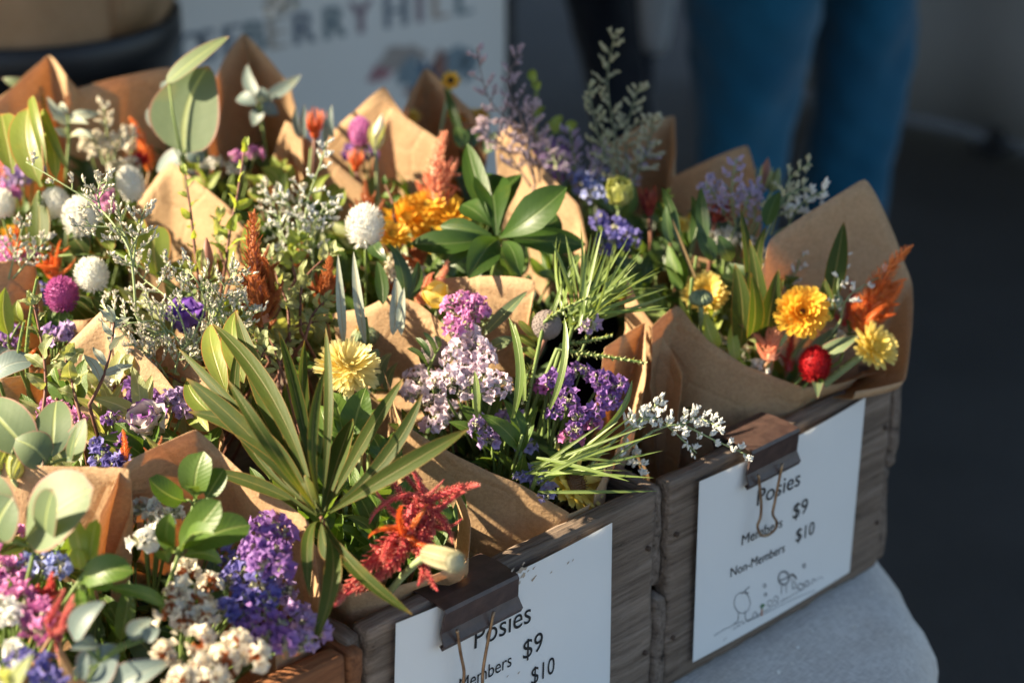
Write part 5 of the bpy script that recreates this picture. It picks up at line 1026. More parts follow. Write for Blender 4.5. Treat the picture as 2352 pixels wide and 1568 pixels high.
leafset('dark broad plant in the middle right', [(1150, 548, 1073, 330, 50, .05), (1150, 545, 1302, 430, 84, -.01), (1140, 545, 942, 560, 58, .0), (1145, 550, 1075, 640, 66, -.03, .2), (1155, 555, 1195, 638, 40, -.03, .2), (1160, 545, 1345, 562, 56, .01), (1140, 540, 1115, 398, 80, .05), (1150, 540, 1195, 400, 70, .06), (1165, 545, 1285, 500, 60, .03), (1130, 550, 1020, 610, 50, .0), (1130, 540, 1010, 520, 40, .02), (1130, 520, 1060, 470, 60, .02)], L_BROAD, 'broad strap leaves of one dark green plant', 'H', ctr=(1148, 560), name='leafy_branch', dz=.02, prof='oblance', pet=False, fold=.3)
daisy('left half of a golden pair in the middle', 935, 500, 64, P_ORA, 'golden orange', 'H', .0, layers=((20, 1., .15), (18, .85, .5), (14, .62, .9)), w=.25)
daisy('right half of a golden pair in the middle', 1030, 495, 60, P_ORA, 'amber', 'H', .005, layers=((20, 1., .15), (18, .85, .5), (14, .62, .9)), w=.25)
daisy('left end of the golden band above the rusty red celosia', 903, 540, 42, P_ORA, 'bright amber', 'H', .02, w=.27)
daisy('behind the golden pair, under the coral celosia', 985, 468, 46, P_ORA, 'glowing golden', 'H', .012, w=.27)
daisy('low below the golden pair', 985, 535, 52, P_ORA, 'dark amber', 'H', -.01, w=.25)
celosia('tall in front of the broad paper point', (1005, 470, 1026, 300), 18, P_CEL_C, 'coral', 'H', .02, .8, .22, .46, [(1060, 400, 0), (960, 430, 0), (1050, 360, .01), (975, 390, 0), (1058, 440, 0)])
celosia('left of the golden pair', (850, 500, 840, 410), 12, P_CEL_B, 'deep rust', 'H', .02, .9, .19, .6)
celosia('under the dark broad plant', (965, 610, 945, 545), 12, P_CEL_B, 'rusty red', 'G', .012, 1., .22, .7)
twig('between the golden pair and the deep rust celosia', [(905, 500), (900, 460), (885, 425)], L_GREEN, 'small green-leaved shoot', 'H', 44, .5, 'ovate', 5, .1, .02)

for w_, path, m_, c_ in (('between the rusty celosia and the crumpled paper point', [(700, 780), (720, 720), (750, 690)], L_PALE, 'small pale'), ('left of the rusty celosia', [(560, 780), (545, 730), (520, 700)], L_YOUNG, 'yellow-green'), ('above the lilac buds in the centre', [(620, 830), (590, 780), (570, 740)], L_PALE, 'pale crowded'), ('under the white comb sprays', [(680, 640), (670, 590), (690, 550)], L_YOUNG, 'lime crowded'), ('below the right red twig', [(530, 640), (500, 560), (505, 500)], L_PALE, 'pale wavy'), ('behind the narrow-leaved plant', [(600, 920), (590, 850), (610, 800)], L_PALE, 'pale broad')):
    twig(w_, path, m_, c_+' leafy twig', 'F', 52, .5, 'ovate', 10, .3, .02)

celosia('between the red twigs and the big sea lavender', (500, 640, 505, 560), 8, P_CEL_B, 'half buried rusty', 'F', .0, .8, .2, .6)
celosia('under the white comb sprays', (690, 610, 700, 540), 9, P_CEL_B, 'ragged bronze', 'K', .0, .9, .2, .6)
celosia('beside the cream statice right of the large white globe', (900, 670, 905, 600), 8, P_CEL_B, 'small rusty', 'G', .0, .9, .2, .6)
limonium('before the sunlit paper right of the red twigs', [[(640, 520), (625, 460), (600, 420)], [(650, 530), (680, 470), (690, 420)]], P_BUDW, 'airy cream', 'K', .03, .0028, None, 36, 10)
limonium('over the flowers at the left edge', [[(20, 640), (40, 560), (60, 500)], [(30, 640), (80, 580), (110, 540)]], P_BUDW, 'airy greenish', 'J', .03, .0028, None, 36, 10)

# ------------------------------------------------------------------ posies I, J, left edge
globe('in the kraft paper at the left edge', 142, 677, 40, P_MAG, 'magenta', 'I', .02, 1, A(0, 0, 1)+TO_CAM*.5, 'magenta globe amaranth')
for w_, x, y, r, v in (('below the golden flower on the left', 211, 632, 42, 1), ('largest of the left cluster', 185, 500, 44, 2), ('left neighbour of the largest one', 126, 470, 36, 0), ('in front of the sunlit paper, casting its round shadow', 300, 424, 37, 1), ('cut by the left edge', 2, 470, 34, 2)):
    globe(w_, x, y, r, P_WHITE, 'white', 'J', .03, v, A(0, .05, 1)+TO_CAM*.25, 'white globe amaranths')
statice('at the left edge above the leafy green stem', [(45, 650, 30), (20, 655, 20), (92, 660, 22), (80, 690, 18)], P_BLUE, 'violet-blue', 'I', .0)
statice('small cluster above the kraft paper point', [(135, 765, 20), (118, 760, 14), (152, 755, 12)], P_LILAC, 'purple-lilac', 'I', .01)
statice('shaded at the left edge', [(10, 780, 26), (25, 760, 20), (5, 740, 20)], P_PURP, 'dark lilac', 'I', .0)
leafset('upright at the left edge under the violet statice', [(20, 770, 12, 660, 44, .0), (50, 740, 40, 690, 30, .0)], L_YOUNG, 'bright green stem leaves', 'I', ctr=(20, 790))
catkin('heather-like beside the violet statice', [(60, 820), (65, 760), (75, 690), (85, 640)], L_YOUNG, 'fine green heathery sprig', 'I', 15, 90, .2, .01)
catkin('second heathery sprig', [(40, 830), (45, 790), (55, 740)], L_YOUNG, 'short fine green sprig', 'I', 15, 60, .2, .01)
celosia('glowing at the left edge, small', (70, 840, 85, 800), 5, P_CEL_O, 'bright orange tuft of', 'I', .0, 1., .25, .8)
celosia('broad plume left of the white globes', (125, 640, 110, 545), 8, P_CEL_O, 'red-orange', 'J', .01, .45, .13, .75, [(95, 552, 0), (120, 560, .01), (60, 600, 0), (75, 560, 0), (160, 565, 0), (140, 550, 0), (175, 590, 0)])
celosia('pointed at the left edge', (45, 590, 45, 490), 5, P_CEL_O, 'peach orange', 'J', .01, .5, .14, .6)
statice('left edge below the peach celosia', [(15, 580, 28), (40, 590, 22), (75, 575, 20), (5, 560, 20)], P_PINK, 'light pink', 'J', .0)
leafset('left of the large white globe', [(90, 580, 86, 438, 58, .02), (60, 570, 70, 480, 30, .03), (150, 570, 120, 520, 44, .02), (200, 590, 160, 540, 50, .0), (240, 590, 220, 545, 50, .02)], L_OLIVE, 'pointed green leaf and neighbours', 'J', ctr=(110, 590), dz=.01)
daisy('small behind the pointed orange plume', 25, 535, 28, P_ORA, 'light orange', 'J', .0)
statice('pink tuft behind the white globes', [(235, 455, 18), (250, 470, 16), (245, 440, 14)], P_PINK, 'salmon pink', 'J', .0)

# ------------------------------------------------------------------ posies Q, R, L at the back left
leafset('tall at the upper left', [(95, 430, 66, 245, 78, .03), (30, 400, 2, 262, 70, .04), (110, 400, 72, 222, 26, .06), (160, 400, 98, 250, 24, .05), (130, 420, 110, 300, 40, .04), (-20, 420, -15, 300, 50, .03)], L_PROTEA, 'glowing yellow-green leaves', 'Q', ctr=(90, 440), prof='obov', name='leaf_spray', dz=.045, pet=False)
leafset('single leaf pointing left against the brown paper', [(95, 208, 5, 180, 32, .0)], L_EUC, 'soft green leaf', 'Q', ctr=(100, 230), dz=.01)
leafset('silvery whorl by the yellow-green leaves', [(155, 290, 108, 222, 22, .0), (157, 270, 230, 262, 24, -.01), (160, 280, 120, 272, 22, .0), (158, 275, 203, 285, 20, -.01), (162, 310, 118, 298, 24, .0), (162, 312, 215, 318, 22, -.01), (157, 262, 140, 235, 16, .0)], L_WHITE, 'pale silvery leaves', 'Q', ctr=(158, 330), dz=.015)
limonium('dry brownish one left of the big eucalyptus leaf', [[(250, 370), (245, 300), (236, 236)], [(260, 370), (275, 320), (310, 310)], [(240, 380), (220, 330), (210, 310)]], P_CREAM, 'dry cream', 'R', .01, .0040, None, 26, 9)
statice('cream heads under the dry sprays', [(265, 330, 20), (305, 318, 16), (240, 345, 18), (270, 375, 18), (200, 325, 22), (300, 375, 16)], P_CREAM, 'dry cream', 'R', .0)
celosia('curved like a horn before the big eucalyptus leaf', (345, 390, 297, 268), 4, P_CEL_O, 'burnt orange', 'R', .0, .5, .15, .5, [(330, 300, 0), (352, 345, 0)])
daisy('glowing red under the burnt orange celosia', 322, 368, 26, P_RED, 'scarlet', 'R', .0, layers=((16, 1., .4), (12, .8, .9)), cen=0)
statice('lilac tuft at the upper left', [(50, 395, 24), (30, 410, 22), (75, 380, 20), (25, 380, 18)], P_LILAC, 'soft lilac', 'Q', .0)
statice('rosy tuft at the upper left edge', [(10, 345, 22), (5, 370, 20), (20, 440, 20)], P_MAG, 'rosy', 'Q', .0)
celosia('faded at the left edge under the rosy tuft', (15, 420, 5, 340), 4, P_CEL_C, 'washed-out coral', 'Q', .0, .6, .15, .5)
leafset('highest of the upper left', [(424, 352, 478, 152, 176, .0, .04, .12), (382, 192, 526, 84, 56, .02, .05, .1)], L_EUC, 'huge rounded eucalyptus leaves', 'L', ctr=(420, 372), prof='ovate', name='eucalyptus_sprig', dz=.03, fold=.1, bend=.03)
leafset('dusky leaves behind the huge eucalyptus pair', [(420, 360, 360, 390, 60, .02), (430, 350, 470, 370, 50, .0), (400, 250, 372, 190, 40, .05), (380, 300, 340, 250, 50, .05)], L_EUCD, 'dusky eucalyptus leaves', 'L', ctr=(420, 380), prof='ovate', dz=.01)
leafset('blue-grey rosette against the shaded paper point at the back', [(600, 230, 568, 148, 30, .02), (605, 230, 692, 172, 36, .02), (600, 240, 640, 262, 40, 0), (590, 240, 545, 225, 34, .02), (600, 245, 580, 290, 36, 0), (610, 240, 600, 200, 34, .0)], L_EUCD, 'dusty blue leaves', 'T', ctr=(600, 270), dz=.01)
statice('small white tufts below the huge leaf', [(430, 375, 18), (460, 370, 14), (500, 370, 18), (420, 360, 12), (540, 380, 16)], P_WHITE, 'greyish white', 'L', .0)
statice('pink buds right of the huge leaf', [(585, 350, 14), (540, 355, 14), (570, 345, 10)], P_PINK, 'bud pink', 'L', .01)
twig('behind the right red twig, broad pale leaves', [(480, 470), (470, 420), (440, 380)], L_YOUNG, 'yellow-green twig', 'L', 60, .5, 'ovate', 9, .1, .0)
twig('between the red twigs and the white comb sprays', [(600, 470), (610, 420), (640, 390)], L_YOUNG, 'lime green twig', 'K', 60, .5, 'ovate', 9, .15, .0)
leafset('curling yellow-green leaves right of the red twigs', [(640, 430, 600, 385, 46, 0), (660, 440, 660, 380, 30, .01), (700, 450, 720, 400, 40, .02), (620, 450, 570, 440, 46, 0), (740, 470, 770, 420, 40, .02)], L_PROTEA, 'curling yellow-green leaves', 'K', ctr=(660, 470))

# ------------------------------------------------------------------ posy K
limonium('tall comb-like one in front of the folded paper point', [[(700, 570), (705, 470), (735, 380), (752, 325)], [(690, 580), (680, 500), (640, 440)], [(710, 570), (730, 500), (770, 450)], [(700, 600), (650, 540), (640, 470), (610, 450)]], P_WHITE, 'white comb-like', 'K', .03, .0028, None, 36, 10, flop=.5, dense=.9)
limonium('lower white one before the rusty twig', [[(720, 620), (720, 560), (745, 500), (780, 470)], [(690, 600), (660, 560), (610, 520)]], P_WHITE, 'low white', 'K', .015, .0028, None, 40, 9, flop=.4, dense=.9)
bractflower('pointed flames above the folded paper point', 722, 290, 46, P_PROTO, 'flame red', 'K', .03, A(0, .1, 1), 24, .35)
leafset('grey-pink blades beside the flame red protea', [(690, 320, 680, 245, 16, 0), (700, 320, 700, 240, 16, 0), (765, 320, 762, 240, 16, 0), (745, 330, 745, 270, 16, 0)], L_EUCD, 'pale pinkish blades', 'K', ctr=(715, 340), pet=False, dz=.02)
bractflower('dark red between two paper points', 818, 372, 36, P_PROTO, 'dark red', 'M', .0, A(.1, 0, 1), 18, .35)
globe('between two paper points at the back', 828, 305, 32, P_PINK, 'pink', 'M', .02, 2, None, 'pink globe amaranth')
statice('violet under the pink globe', [(815, 352, 20), (800, 345, 14), (850, 350, 14)], P_PURP, 'bright violet', 'M', .0)
pointbud('long white bud beside the broad paper point', 862, 345, 878, 262, 30, P_CREAM, 'long creamy', 'M', .015)
leafset('upright glowing blade by the folded paper point', [(650, 470, 660, 395, 26, 0), (730, 470, 760, 400, 26, .01), (770, 480, 790, 430, 30, .01)], L_YOUNG, 'translucent lime blades', 'K', ctr=(690, 480), pet=False)
daisy('small, behind the broad paper point', 945, 268, 24, P_YEL, 'lemon', 'M', .0)
daisy('alone on a bent stem at the back', 1036, 186, 24, P_ORA, 'deep orange', 'M', .02, TO_CAM+A(0, 0, .4), ((18, 1., .1), (14, .7, .5)), .36, P_BRC)
daisy('left one of the back orange pair', 1055, 262, 34, P_ORA, 'shaded orange', 'N', .0)
daisy('right one of the back orange pair', 1098, 270, 30, P_ORA, 'dim orange', 'N', -.01)
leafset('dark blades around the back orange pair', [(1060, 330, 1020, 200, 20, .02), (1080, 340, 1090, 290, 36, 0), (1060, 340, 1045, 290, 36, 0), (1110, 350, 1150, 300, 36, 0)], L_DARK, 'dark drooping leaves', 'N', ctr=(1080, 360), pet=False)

# ------------------------------------------------------------------ posies N, O, P in the shade
limonium('pinkish grey, left one of the two tall back sprays', [[(1230, 420), (1180, 300), (1120, 220), (1095, 110)], [(1230, 420), (1200, 280), (1165, 190), (1195, 125)], [(1240, 420), (1230, 330), (1220, 240)], [(1220, 430), (1150, 330), (1100, 290)]], mat_petal('bud_mauve', (.38, .28, .34), (.58, .46, .50), .2), 'pinkish grey', 'N', .015, .0036, None, 44, 14, dense=1.25, smat=mat_stem('stem_mauve', (.16, .11, .11), (.24, .18, .16)))
limonium('greenish grey, right one of the two tall back sprays', [[(1430, 430), (1410, 300), (1395, 180), (1415, 68)], [(1440, 430), (1440, 300), (1470, 190)], [(1430, 430), (1380, 330), (1350, 190)], [(1450, 430), (1490, 330), (1500, 270)]], P_BUDG, 'greenish grey', 'O', .01, .0034, None, 42, 16, dense=1.25, smat=mat_stem('stem_grey', (.15, .18, .10), (.24, .26, .17)))
limonium('lilac-tinted, low between the two tall back sprays', [[(1330, 440), (1320, 380), (1310, 300)], [(1350, 440), (1370, 380), (1400, 340)], [(1400, 450), (1440, 400), (1500, 350)], [(1290, 430), (1270, 360), (1240, 330)]], mat_petal('bud_lilac', (.40, .32, .50), (.55, .47, .60), .2), 'lilac-tinted', 'O', .0, .0034, None, 44, 13, dense=1.2)
leafset('round green buds-like leaves behind the pinkish spray', [(1230, 190, 1222, 160, 22, 0), (1235, 210, 1232, 188, 22, 0), (1230, 270, 1250, 245, 22, 0), (1275, 310, 1290, 265, 24, 0), (1300, 300, 1325, 282, 24, 0), (1260, 300, 1270, 280, 22, 0)], L_YOUNG, 'little round green leaves', 'N', ctr=(1230, 330), prof='round')
statice('dusky mound between the back sprays', [(1260, 330, 26), (1290, 350, 26), (1230, 370, 26), (1275, 390, 26), (1200, 360, 22)], P_PURP, 'shaded purple', 'N', .0)
statice('pale blue mound under the greenish spray', [(1345, 415, 26), (1365, 440, 24), (1330, 400, 20), (1380, 400, 20)], P_SKY, 'shaded blue', 'O', .0)
statice('darkest violet under the pale yellow rose', [(1420, 520, 30), (1400, 550, 28), (1445, 540, 28), (1380, 500, 22)], P_BLUE, 'dark violet', 'O', .0)
cupflower('pale yellow-green, in the shade behind the needle leaves', 1424, 445, 40, P_LIME, 'pale yellow', 'O', .01, A(0, 0, 1)+TO_CAM*.25, 'rose', 11, .4, .2)
bractflower('left one of two crimson heads in shade', 1490, 470, 44, P_PROT, 'crimson', 'P', .0, A(-.2, 0, 1), 22, .3)
bractflower('right one of two crimson heads in shade, opened flat', 1650, 490, 40, P_PROT, 'wine red', 'P', .005, A(.1, -.4, .8), 24, .8)
daisy('dim yellow, in the dark of the crimson protea posy', 1562, 515, 26, P_YEL, 'dim yellow', 'P', -.01)
daisy('second dim yellow one in the dark of the crimson protea posy', 1602, 505, 26, P_ORA, 'dull golden', 'P', -.01)
limonium('lavender, above the opened crimson protea', [[(1690, 520), (1680, 450), (1690, 365)], [(1700, 520), (1720, 450), (1740, 430)], [(1680, 520), (1640, 450), (1620, 420)], [(1720, 540), (1735, 490), (1720, 440)]], mat_petal('bud_lilac', (.40, .32, .50), (.55, .47, .60), .2), 'shaded lavender', 'P', .01, .0034, None, 36, 12, dense=1.2)
limonium('grey-white, touching the jeans in the photo', [[(1760, 540), (1790, 470), (1815, 410), (1860, 375)], [(1770, 540), (1800, 460), (1850, 430)]], P_BUDG, 'grey-white', 'P', .015, .0034, None, 32, 11)
limonium('white fern-like, over the tall corner of kraft paper', [[(1800, 540), (1840, 470), (1895, 438)]], P_WHITE, 'white fern-like', 'P', .015, .0046, None, 34, 7, flop=.5)
pointbud('green, highest behind the right-hand posy', 1750, 440, 1764, 362, 30, L_EUC, 'upright green', 'P', .01)
pointbud('second green bud, leaning right', 1772, 440, 1790, 385, 26, L_PALE, 'leaning green', 'P', .01)
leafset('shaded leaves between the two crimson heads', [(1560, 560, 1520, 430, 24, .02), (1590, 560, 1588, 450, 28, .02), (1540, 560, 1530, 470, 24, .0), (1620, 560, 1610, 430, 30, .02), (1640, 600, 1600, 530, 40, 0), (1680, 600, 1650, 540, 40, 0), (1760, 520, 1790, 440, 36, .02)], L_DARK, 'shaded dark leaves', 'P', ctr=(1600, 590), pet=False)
twig('lime buds in the shaded crimson posy', [(1540, 560), (1530, 500), (1535, 445)], L_YOUNG, 'yellow-green budded twig', 'P', 26, .6, 'ovate', 10, .05, .0)
straps('single brown stalk crossing the shaded posy', 1590, 640, 1, 200, 8, mat_leaf('leaf_straw', (.25, .17, .08), (.32, .22, .10)), 'thin straw-coloured grass blade', 'P', (106, 110), .0, 'needle', name='grass_blade')

# ------------------------------------------------------------------ sprigs tucked low between the flowers
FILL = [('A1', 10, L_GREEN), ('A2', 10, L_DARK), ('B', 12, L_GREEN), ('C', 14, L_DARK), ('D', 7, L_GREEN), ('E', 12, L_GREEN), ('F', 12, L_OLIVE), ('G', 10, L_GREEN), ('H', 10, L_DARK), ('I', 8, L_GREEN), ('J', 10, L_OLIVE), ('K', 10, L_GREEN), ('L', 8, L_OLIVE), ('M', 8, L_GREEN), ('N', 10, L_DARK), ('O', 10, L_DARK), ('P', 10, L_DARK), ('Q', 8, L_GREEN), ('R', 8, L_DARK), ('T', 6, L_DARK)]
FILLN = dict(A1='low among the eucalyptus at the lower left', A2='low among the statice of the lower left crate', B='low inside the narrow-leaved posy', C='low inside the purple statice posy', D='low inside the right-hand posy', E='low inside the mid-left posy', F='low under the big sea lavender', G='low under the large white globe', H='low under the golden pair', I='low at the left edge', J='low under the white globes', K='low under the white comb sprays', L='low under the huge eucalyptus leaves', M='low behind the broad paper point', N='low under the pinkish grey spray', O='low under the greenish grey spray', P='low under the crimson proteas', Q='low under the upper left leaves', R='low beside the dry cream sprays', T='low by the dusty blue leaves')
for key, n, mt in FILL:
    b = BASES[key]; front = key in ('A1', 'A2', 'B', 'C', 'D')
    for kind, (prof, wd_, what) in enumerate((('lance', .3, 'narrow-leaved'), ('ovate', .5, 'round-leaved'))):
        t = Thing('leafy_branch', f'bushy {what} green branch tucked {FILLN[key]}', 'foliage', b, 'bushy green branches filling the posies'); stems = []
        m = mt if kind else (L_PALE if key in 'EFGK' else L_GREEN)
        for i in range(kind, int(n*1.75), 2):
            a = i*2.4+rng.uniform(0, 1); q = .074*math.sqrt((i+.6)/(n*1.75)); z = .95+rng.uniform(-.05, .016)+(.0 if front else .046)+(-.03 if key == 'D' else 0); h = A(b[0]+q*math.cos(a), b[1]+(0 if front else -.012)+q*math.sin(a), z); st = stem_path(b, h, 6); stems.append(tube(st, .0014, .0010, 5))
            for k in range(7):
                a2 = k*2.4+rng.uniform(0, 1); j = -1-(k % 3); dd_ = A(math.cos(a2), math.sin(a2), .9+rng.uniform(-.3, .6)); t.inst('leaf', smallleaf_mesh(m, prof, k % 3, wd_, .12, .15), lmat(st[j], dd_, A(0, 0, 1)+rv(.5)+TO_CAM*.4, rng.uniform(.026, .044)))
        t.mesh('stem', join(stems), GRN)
# ------------------------------------------------------------------ behind the stall
FH = nz(A(FW[0], FW[1], 0))
def vert(x, y, Dh): d = ray(x, y); return CAM+d*(Dh/(d@FH))
# black bucket with a brown-paper-wrapped bunch, on a stool
BLK = mat_plain('black_plastic', (.012, .013, .015), (.02, .021, .023), .42, .4, 12., .08)
rc = dep(70, 28, 2.6); RR = .198
def lathe(c, prof, k=48, mod=None):
    a = np.arange(k)*2*PI/k; return loft([np.stack([c[0]+r*(1+(mod(a, z) if mod else 0))*np.cos(a), c[1]+r*(1+(mod(a, z) if mod else 0))*np.sin(a), np.full(k, z)], 1) for r, z in prof], True, False)
zt = rc[2]
bk = Thing('flower_bucket', 'big black bucket at the top left corner behind the posies', 'bucket', (rc[0], rc[1], zt-.36)); bc = (rc[0], rc[1], 0)
V, F, _ = lathe(bc, [(.001, zt-.36), (.15, zt-.36), (RR-.006, zt-.05), (RR, zt-.048), (RR+.004, zt-.03), (RR+.004, zt-.002), (RR, zt), (RR-.008, zt-.004), (RR-.012, zt-.05), (.145, zt-.34)]); bk.mesh('bucket_body', (V, F), BLK)
st_ = Thing('stool', 'wooden stool carrying the black bucket', 'stool', (rc[0], rc[1], 0)); st_.mesh('seat', loft([ell((rc[0], rc[1], z), .17, .17, 32) for z in (zt-.392, zt-.362)]), WT, False)
for k in range(4): st_.mesh('leg', tube([A(rc[0]+.12*math.cos(k*1.571), rc[1]+.12*math.sin(k*1.571), zt-.39), A(rc[0]+.17*math.cos(k*1.571), rc[1]+.17*math.sin(k*1.571), 0)], .016, .014, 8), WT)
bw = Thing('paper_wrap', 'brown paper round a big bunch inside the black bucket', 'wrapping paper', (rc[0], rc[1], zt-.30))
bw.mesh('sheet', lathe(bc, [(.12, zt-.30), (.175, zt-.03), (.197, zt+.02), (.215, zt+.10), (.235, zt+.22), (.26, zt+.36)], 72, lambda a, z: .012*np.sin(5*a+z*9)+.006*np.sin(13*a+3)), KRAFT, solid=.0006)
a0 = math.atan2(-.62, -.2)+.42; fl = [[rc[0]+(r+.004)*math.cos(a0+d), rc[1]+(r+.004)*math.sin(a0+d), z] for r, z in ((.19, zt), (.205, zt+.04), (.22, zt+.10), (.24, zt+.22), (.262, zt+.36)) for d in (-.10-.5*(z-zt), .05, .3)]
bw.mesh('flap', (fl, [[i*3+j, i*3+j+1, i*3+j+4, i*3+j+3] for i in range(4) for j in range(2)]), KRAFT, solid=.0008)
bl = Thing('blossom_branch', 'white blossom hanging in at the top edge before the painted board', 'flower', (rc[0], rc[1], zt))
pth = bez(A(rc[0], rc[1], zt), dep(420, -520, 2.5), dep(655, 4, 2.35), 16); bl.mesh('stem', tube(pth, .003, .0015, 6), BRN)
for i in range(34):
    u = rng.uniform(0, 1); q = dep(620+62*u+rng.normal(0, 8), 24-26*u+rng.normal(0, 7)-8, 2.35+rng.normal(0, .01)); bl.inst('floret', floret_mesh(P_WHITE, i % 5), mat4(q, rv()+A(0, 0, -.3), .014*rng.uniform(.7, 1.2)))
# black tub among the posies
tq = onz(1325, 640, .955); bt = Thing('plastic_tub', 'small black tub standing empty in the gap behind the grey cone', 'tub', (tq[0], tq[1], TZ))
bt.mesh('tub_body', lathe((tq[0], tq[1]), [(.001, TZ+.003), (.052, TZ+.003), (.066, .945), (.070, .947), (.070, .957), (.066, .957), (.062, .94), (.05, TZ+.02)], 36), BLK)

# painted board
zb = .80; a_, b_ = onz(690, 102, zb), onz(1060, 34, zb); ud = nz(b_-a_); bn = nz(np.cross(ud, [0, 0, 1]));  bn = bn if bn@(CAM-a_) > 0 else -bn
def onb(x, y, off=0.):
    d = ray(x, y); o = a_+bn*off; p = CAM+d*(((o-CAM)@bn)/(d@bn)); return p
def bco(x, y): p = onb(x, y)-a_; return p@ud, p[2]
def bpt(u, v, off): return a_+ud*u+A(0, 0, v)+bn*off
ur = bco(1162, 40)[0]; ul = ur-1.02; vb, vt = .04-zb, 1.42-zb
BOARD = mat_plain('board_white', (.74, .72, .67), (.79, .77, .73), .6, .3, 3., .05); BEDGE = mat_plain('board_edge', (.03, .03, .035), (.06, .06, .06), .6)
bd = Thing('sign_board', 'white painted sign board lettered GOOSEBERRY HILL, blurred behind the flowers', 'sign', bpt((ul+ur)/2, vb, 0))
def slab(u0, u1, v0, v1, o0, o1):
    P = [bpt(u, v, o) for o in (o0, o1) for u, v in ((u0, v0), (u1, v0), (u1, v1), (u0, v1))]; return P, [[0, 1, 2, 3], [7, 6, 5, 4], [0, 4, 5, 1], [1, 5, 6, 2], [2, 6, 7, 3], [3, 7, 4, 0]]
bd.mesh('panel', slab(ul, ur, vb, vt, -.016, 0), BOARD, False)
for e in ((ul-.016, ul, vb-.01, vt+.016), (ur, ur+.018, vb-.01, vt+.016), (ul, ur, vt, vt+.016), (ul, ur, vb-.01, vb)): bd.mesh('frame', slab(*e, -.02, .006), BEDGE, False)
for s_ in (ul+.06, ur-.06): bd.mesh('leg', tube([bpt(s_, .35, -.02), bpt(s_, -zb, -.42)], .014, .014, 6), BEDGE)
for s_ in (ul+.06, ur-.06): bd.mesh('leg', tube([bpt(s_, vb, -.008), bpt(s_, -zb, -.008)], .014, .014, 6), BEDGE)
inks = [mat_plain('sign_ink_%s' % n, c, None, .6) for n, c in (('slate', (.22, .25, .29)), ('tan', (.50, .40, .33)), ('plum', (.30, .22, .25)), ('sand', (.52, .46, .39)), ('teal', (.20, .26, .28)))]
lpx = [('G', 290), ('O', 345), ('O', 400), ('S', 452), ('E', 508), ('B', 556), ('E', 610), ('R', 668), ('R', 738), ('Y', 800), ('H', 876), ('I', 950), ('L', 985), ('L', 1040)]
for i, (ch, x) in enumerate(lpx):
    yb = 102+(x-690)*-.184; u, v = bco(x, yb); hgt = bco(x, yb-80)[1]-v; V, F = text_mesh(ch, 1.); k = hgt/.73
    if ch in 'RBH': bold = 1.0
    bd.mesh('lettering', ([bpt(u+p[0]*k*.92, p[1]*k, .0015) for p in V], F), inks[(0, 4, 0, 0, 0, 4, 3, 0, 4, 2, 0, 2, 1, 4)[i]], False)
    for dx in (.006,): bd.mesh('lettering', ([bpt(u+dx+p[0]*k*.92, p[1]*k, .0016+dx*.02) for p in V], F), inks[(0, 4, 0, 0, 0, 4, 3, 0, 4, 2, 0, 2, 1, 4)[i]], False)
pm = [mat_plain('print_%s' % n, c, None, .6) for n, c in (('pink', (.46, .22, .24)), ('beige', (.44, .38, .34)), ('blue', (.06, .13, .21)), ('pale_teal', (.24, .31, .35)), ('rust', (.30, .16, .13)))]
for x, y, rx, ry, k in ((920, 130, 55, 22, 1), (880, 165, 24, 16, 0), (858, 178, 14, 10, 0), (1010, 150, 16, 30, 4), (940, 165, 26, 30, 3), (965, 190, 22, 40, 2), (1000, 200, 30, 45, 2), (1040, 140, 40, 26, 3), (1075, 150, 22, 30, 3), (940, 210, 12, 8, 4), (975, 240, 20, 30, 2)):
    u, v = bco(x, y); s_ = bco(x+1, y)[0]-u; P = [bpt(u+s_*rx*math.cos(t)*(1+.25*math.sin(3*t+x)), v+s_*ry*math.sin(t)*(1+.2*math.sin(5*t+y)), .0012+.0004*k) for t in np.linspace(0, 2*PI, 18, endpoint=False)]; bd.mesh('printed_flower', (P, [list(range(18))]), pm[k], False)

# people
def mat_denim(name, c1, c2):
    m, T_, N, L = newmat(name); v = coords(N, L, 'Object'); w = tex(N, L, 'Noise', 1., 2., .5, coords(N, L, 'Object', (500, 500, 160))); n1 = tex(N, L, 'Noise', 7., 4., .6, v); r = ramp(N, [(.35, c1), (.65, c2)]); L.new(math_(N, L, 'ADD', math_(N, L, 'MULTIPLY', w.outputs[0], .4), math_(N, L, 'MULTIPLY', n1.outputs[0], .6)), r.inputs[0]); return finish(m, N, L, r.outputs[0], .85, 0, .15, n1.outputs[0], .5, .02, sheen=.3)
JEAN = mat_denim('denim_blue', (.006, .070, .135), (.012, .115, .20)); NAVY = mat_denim('trousers_navy', (.010, .013, .022), (.016, .02, .03))
SKIN = mat_plain('skin', (.50, .30, .21), (.54, .33, .24), .5, .4, 20., .05); SHIRT = mat_plain('shirt_grey', (.20, .20, .22), (.24, .24, .26), .9, .1); SHIRT2 = mat_plain('shirt_cream', (.45, .42, .36), (.5, .47, .4), .9, .1); HAIR = mat_plain('hair_brown', (.05, .03, .02), (.09, .05, .03), .5); SHOE = mat_plain('shoe_black', (.02, .02, .02), (.03, .03, .03), .5)
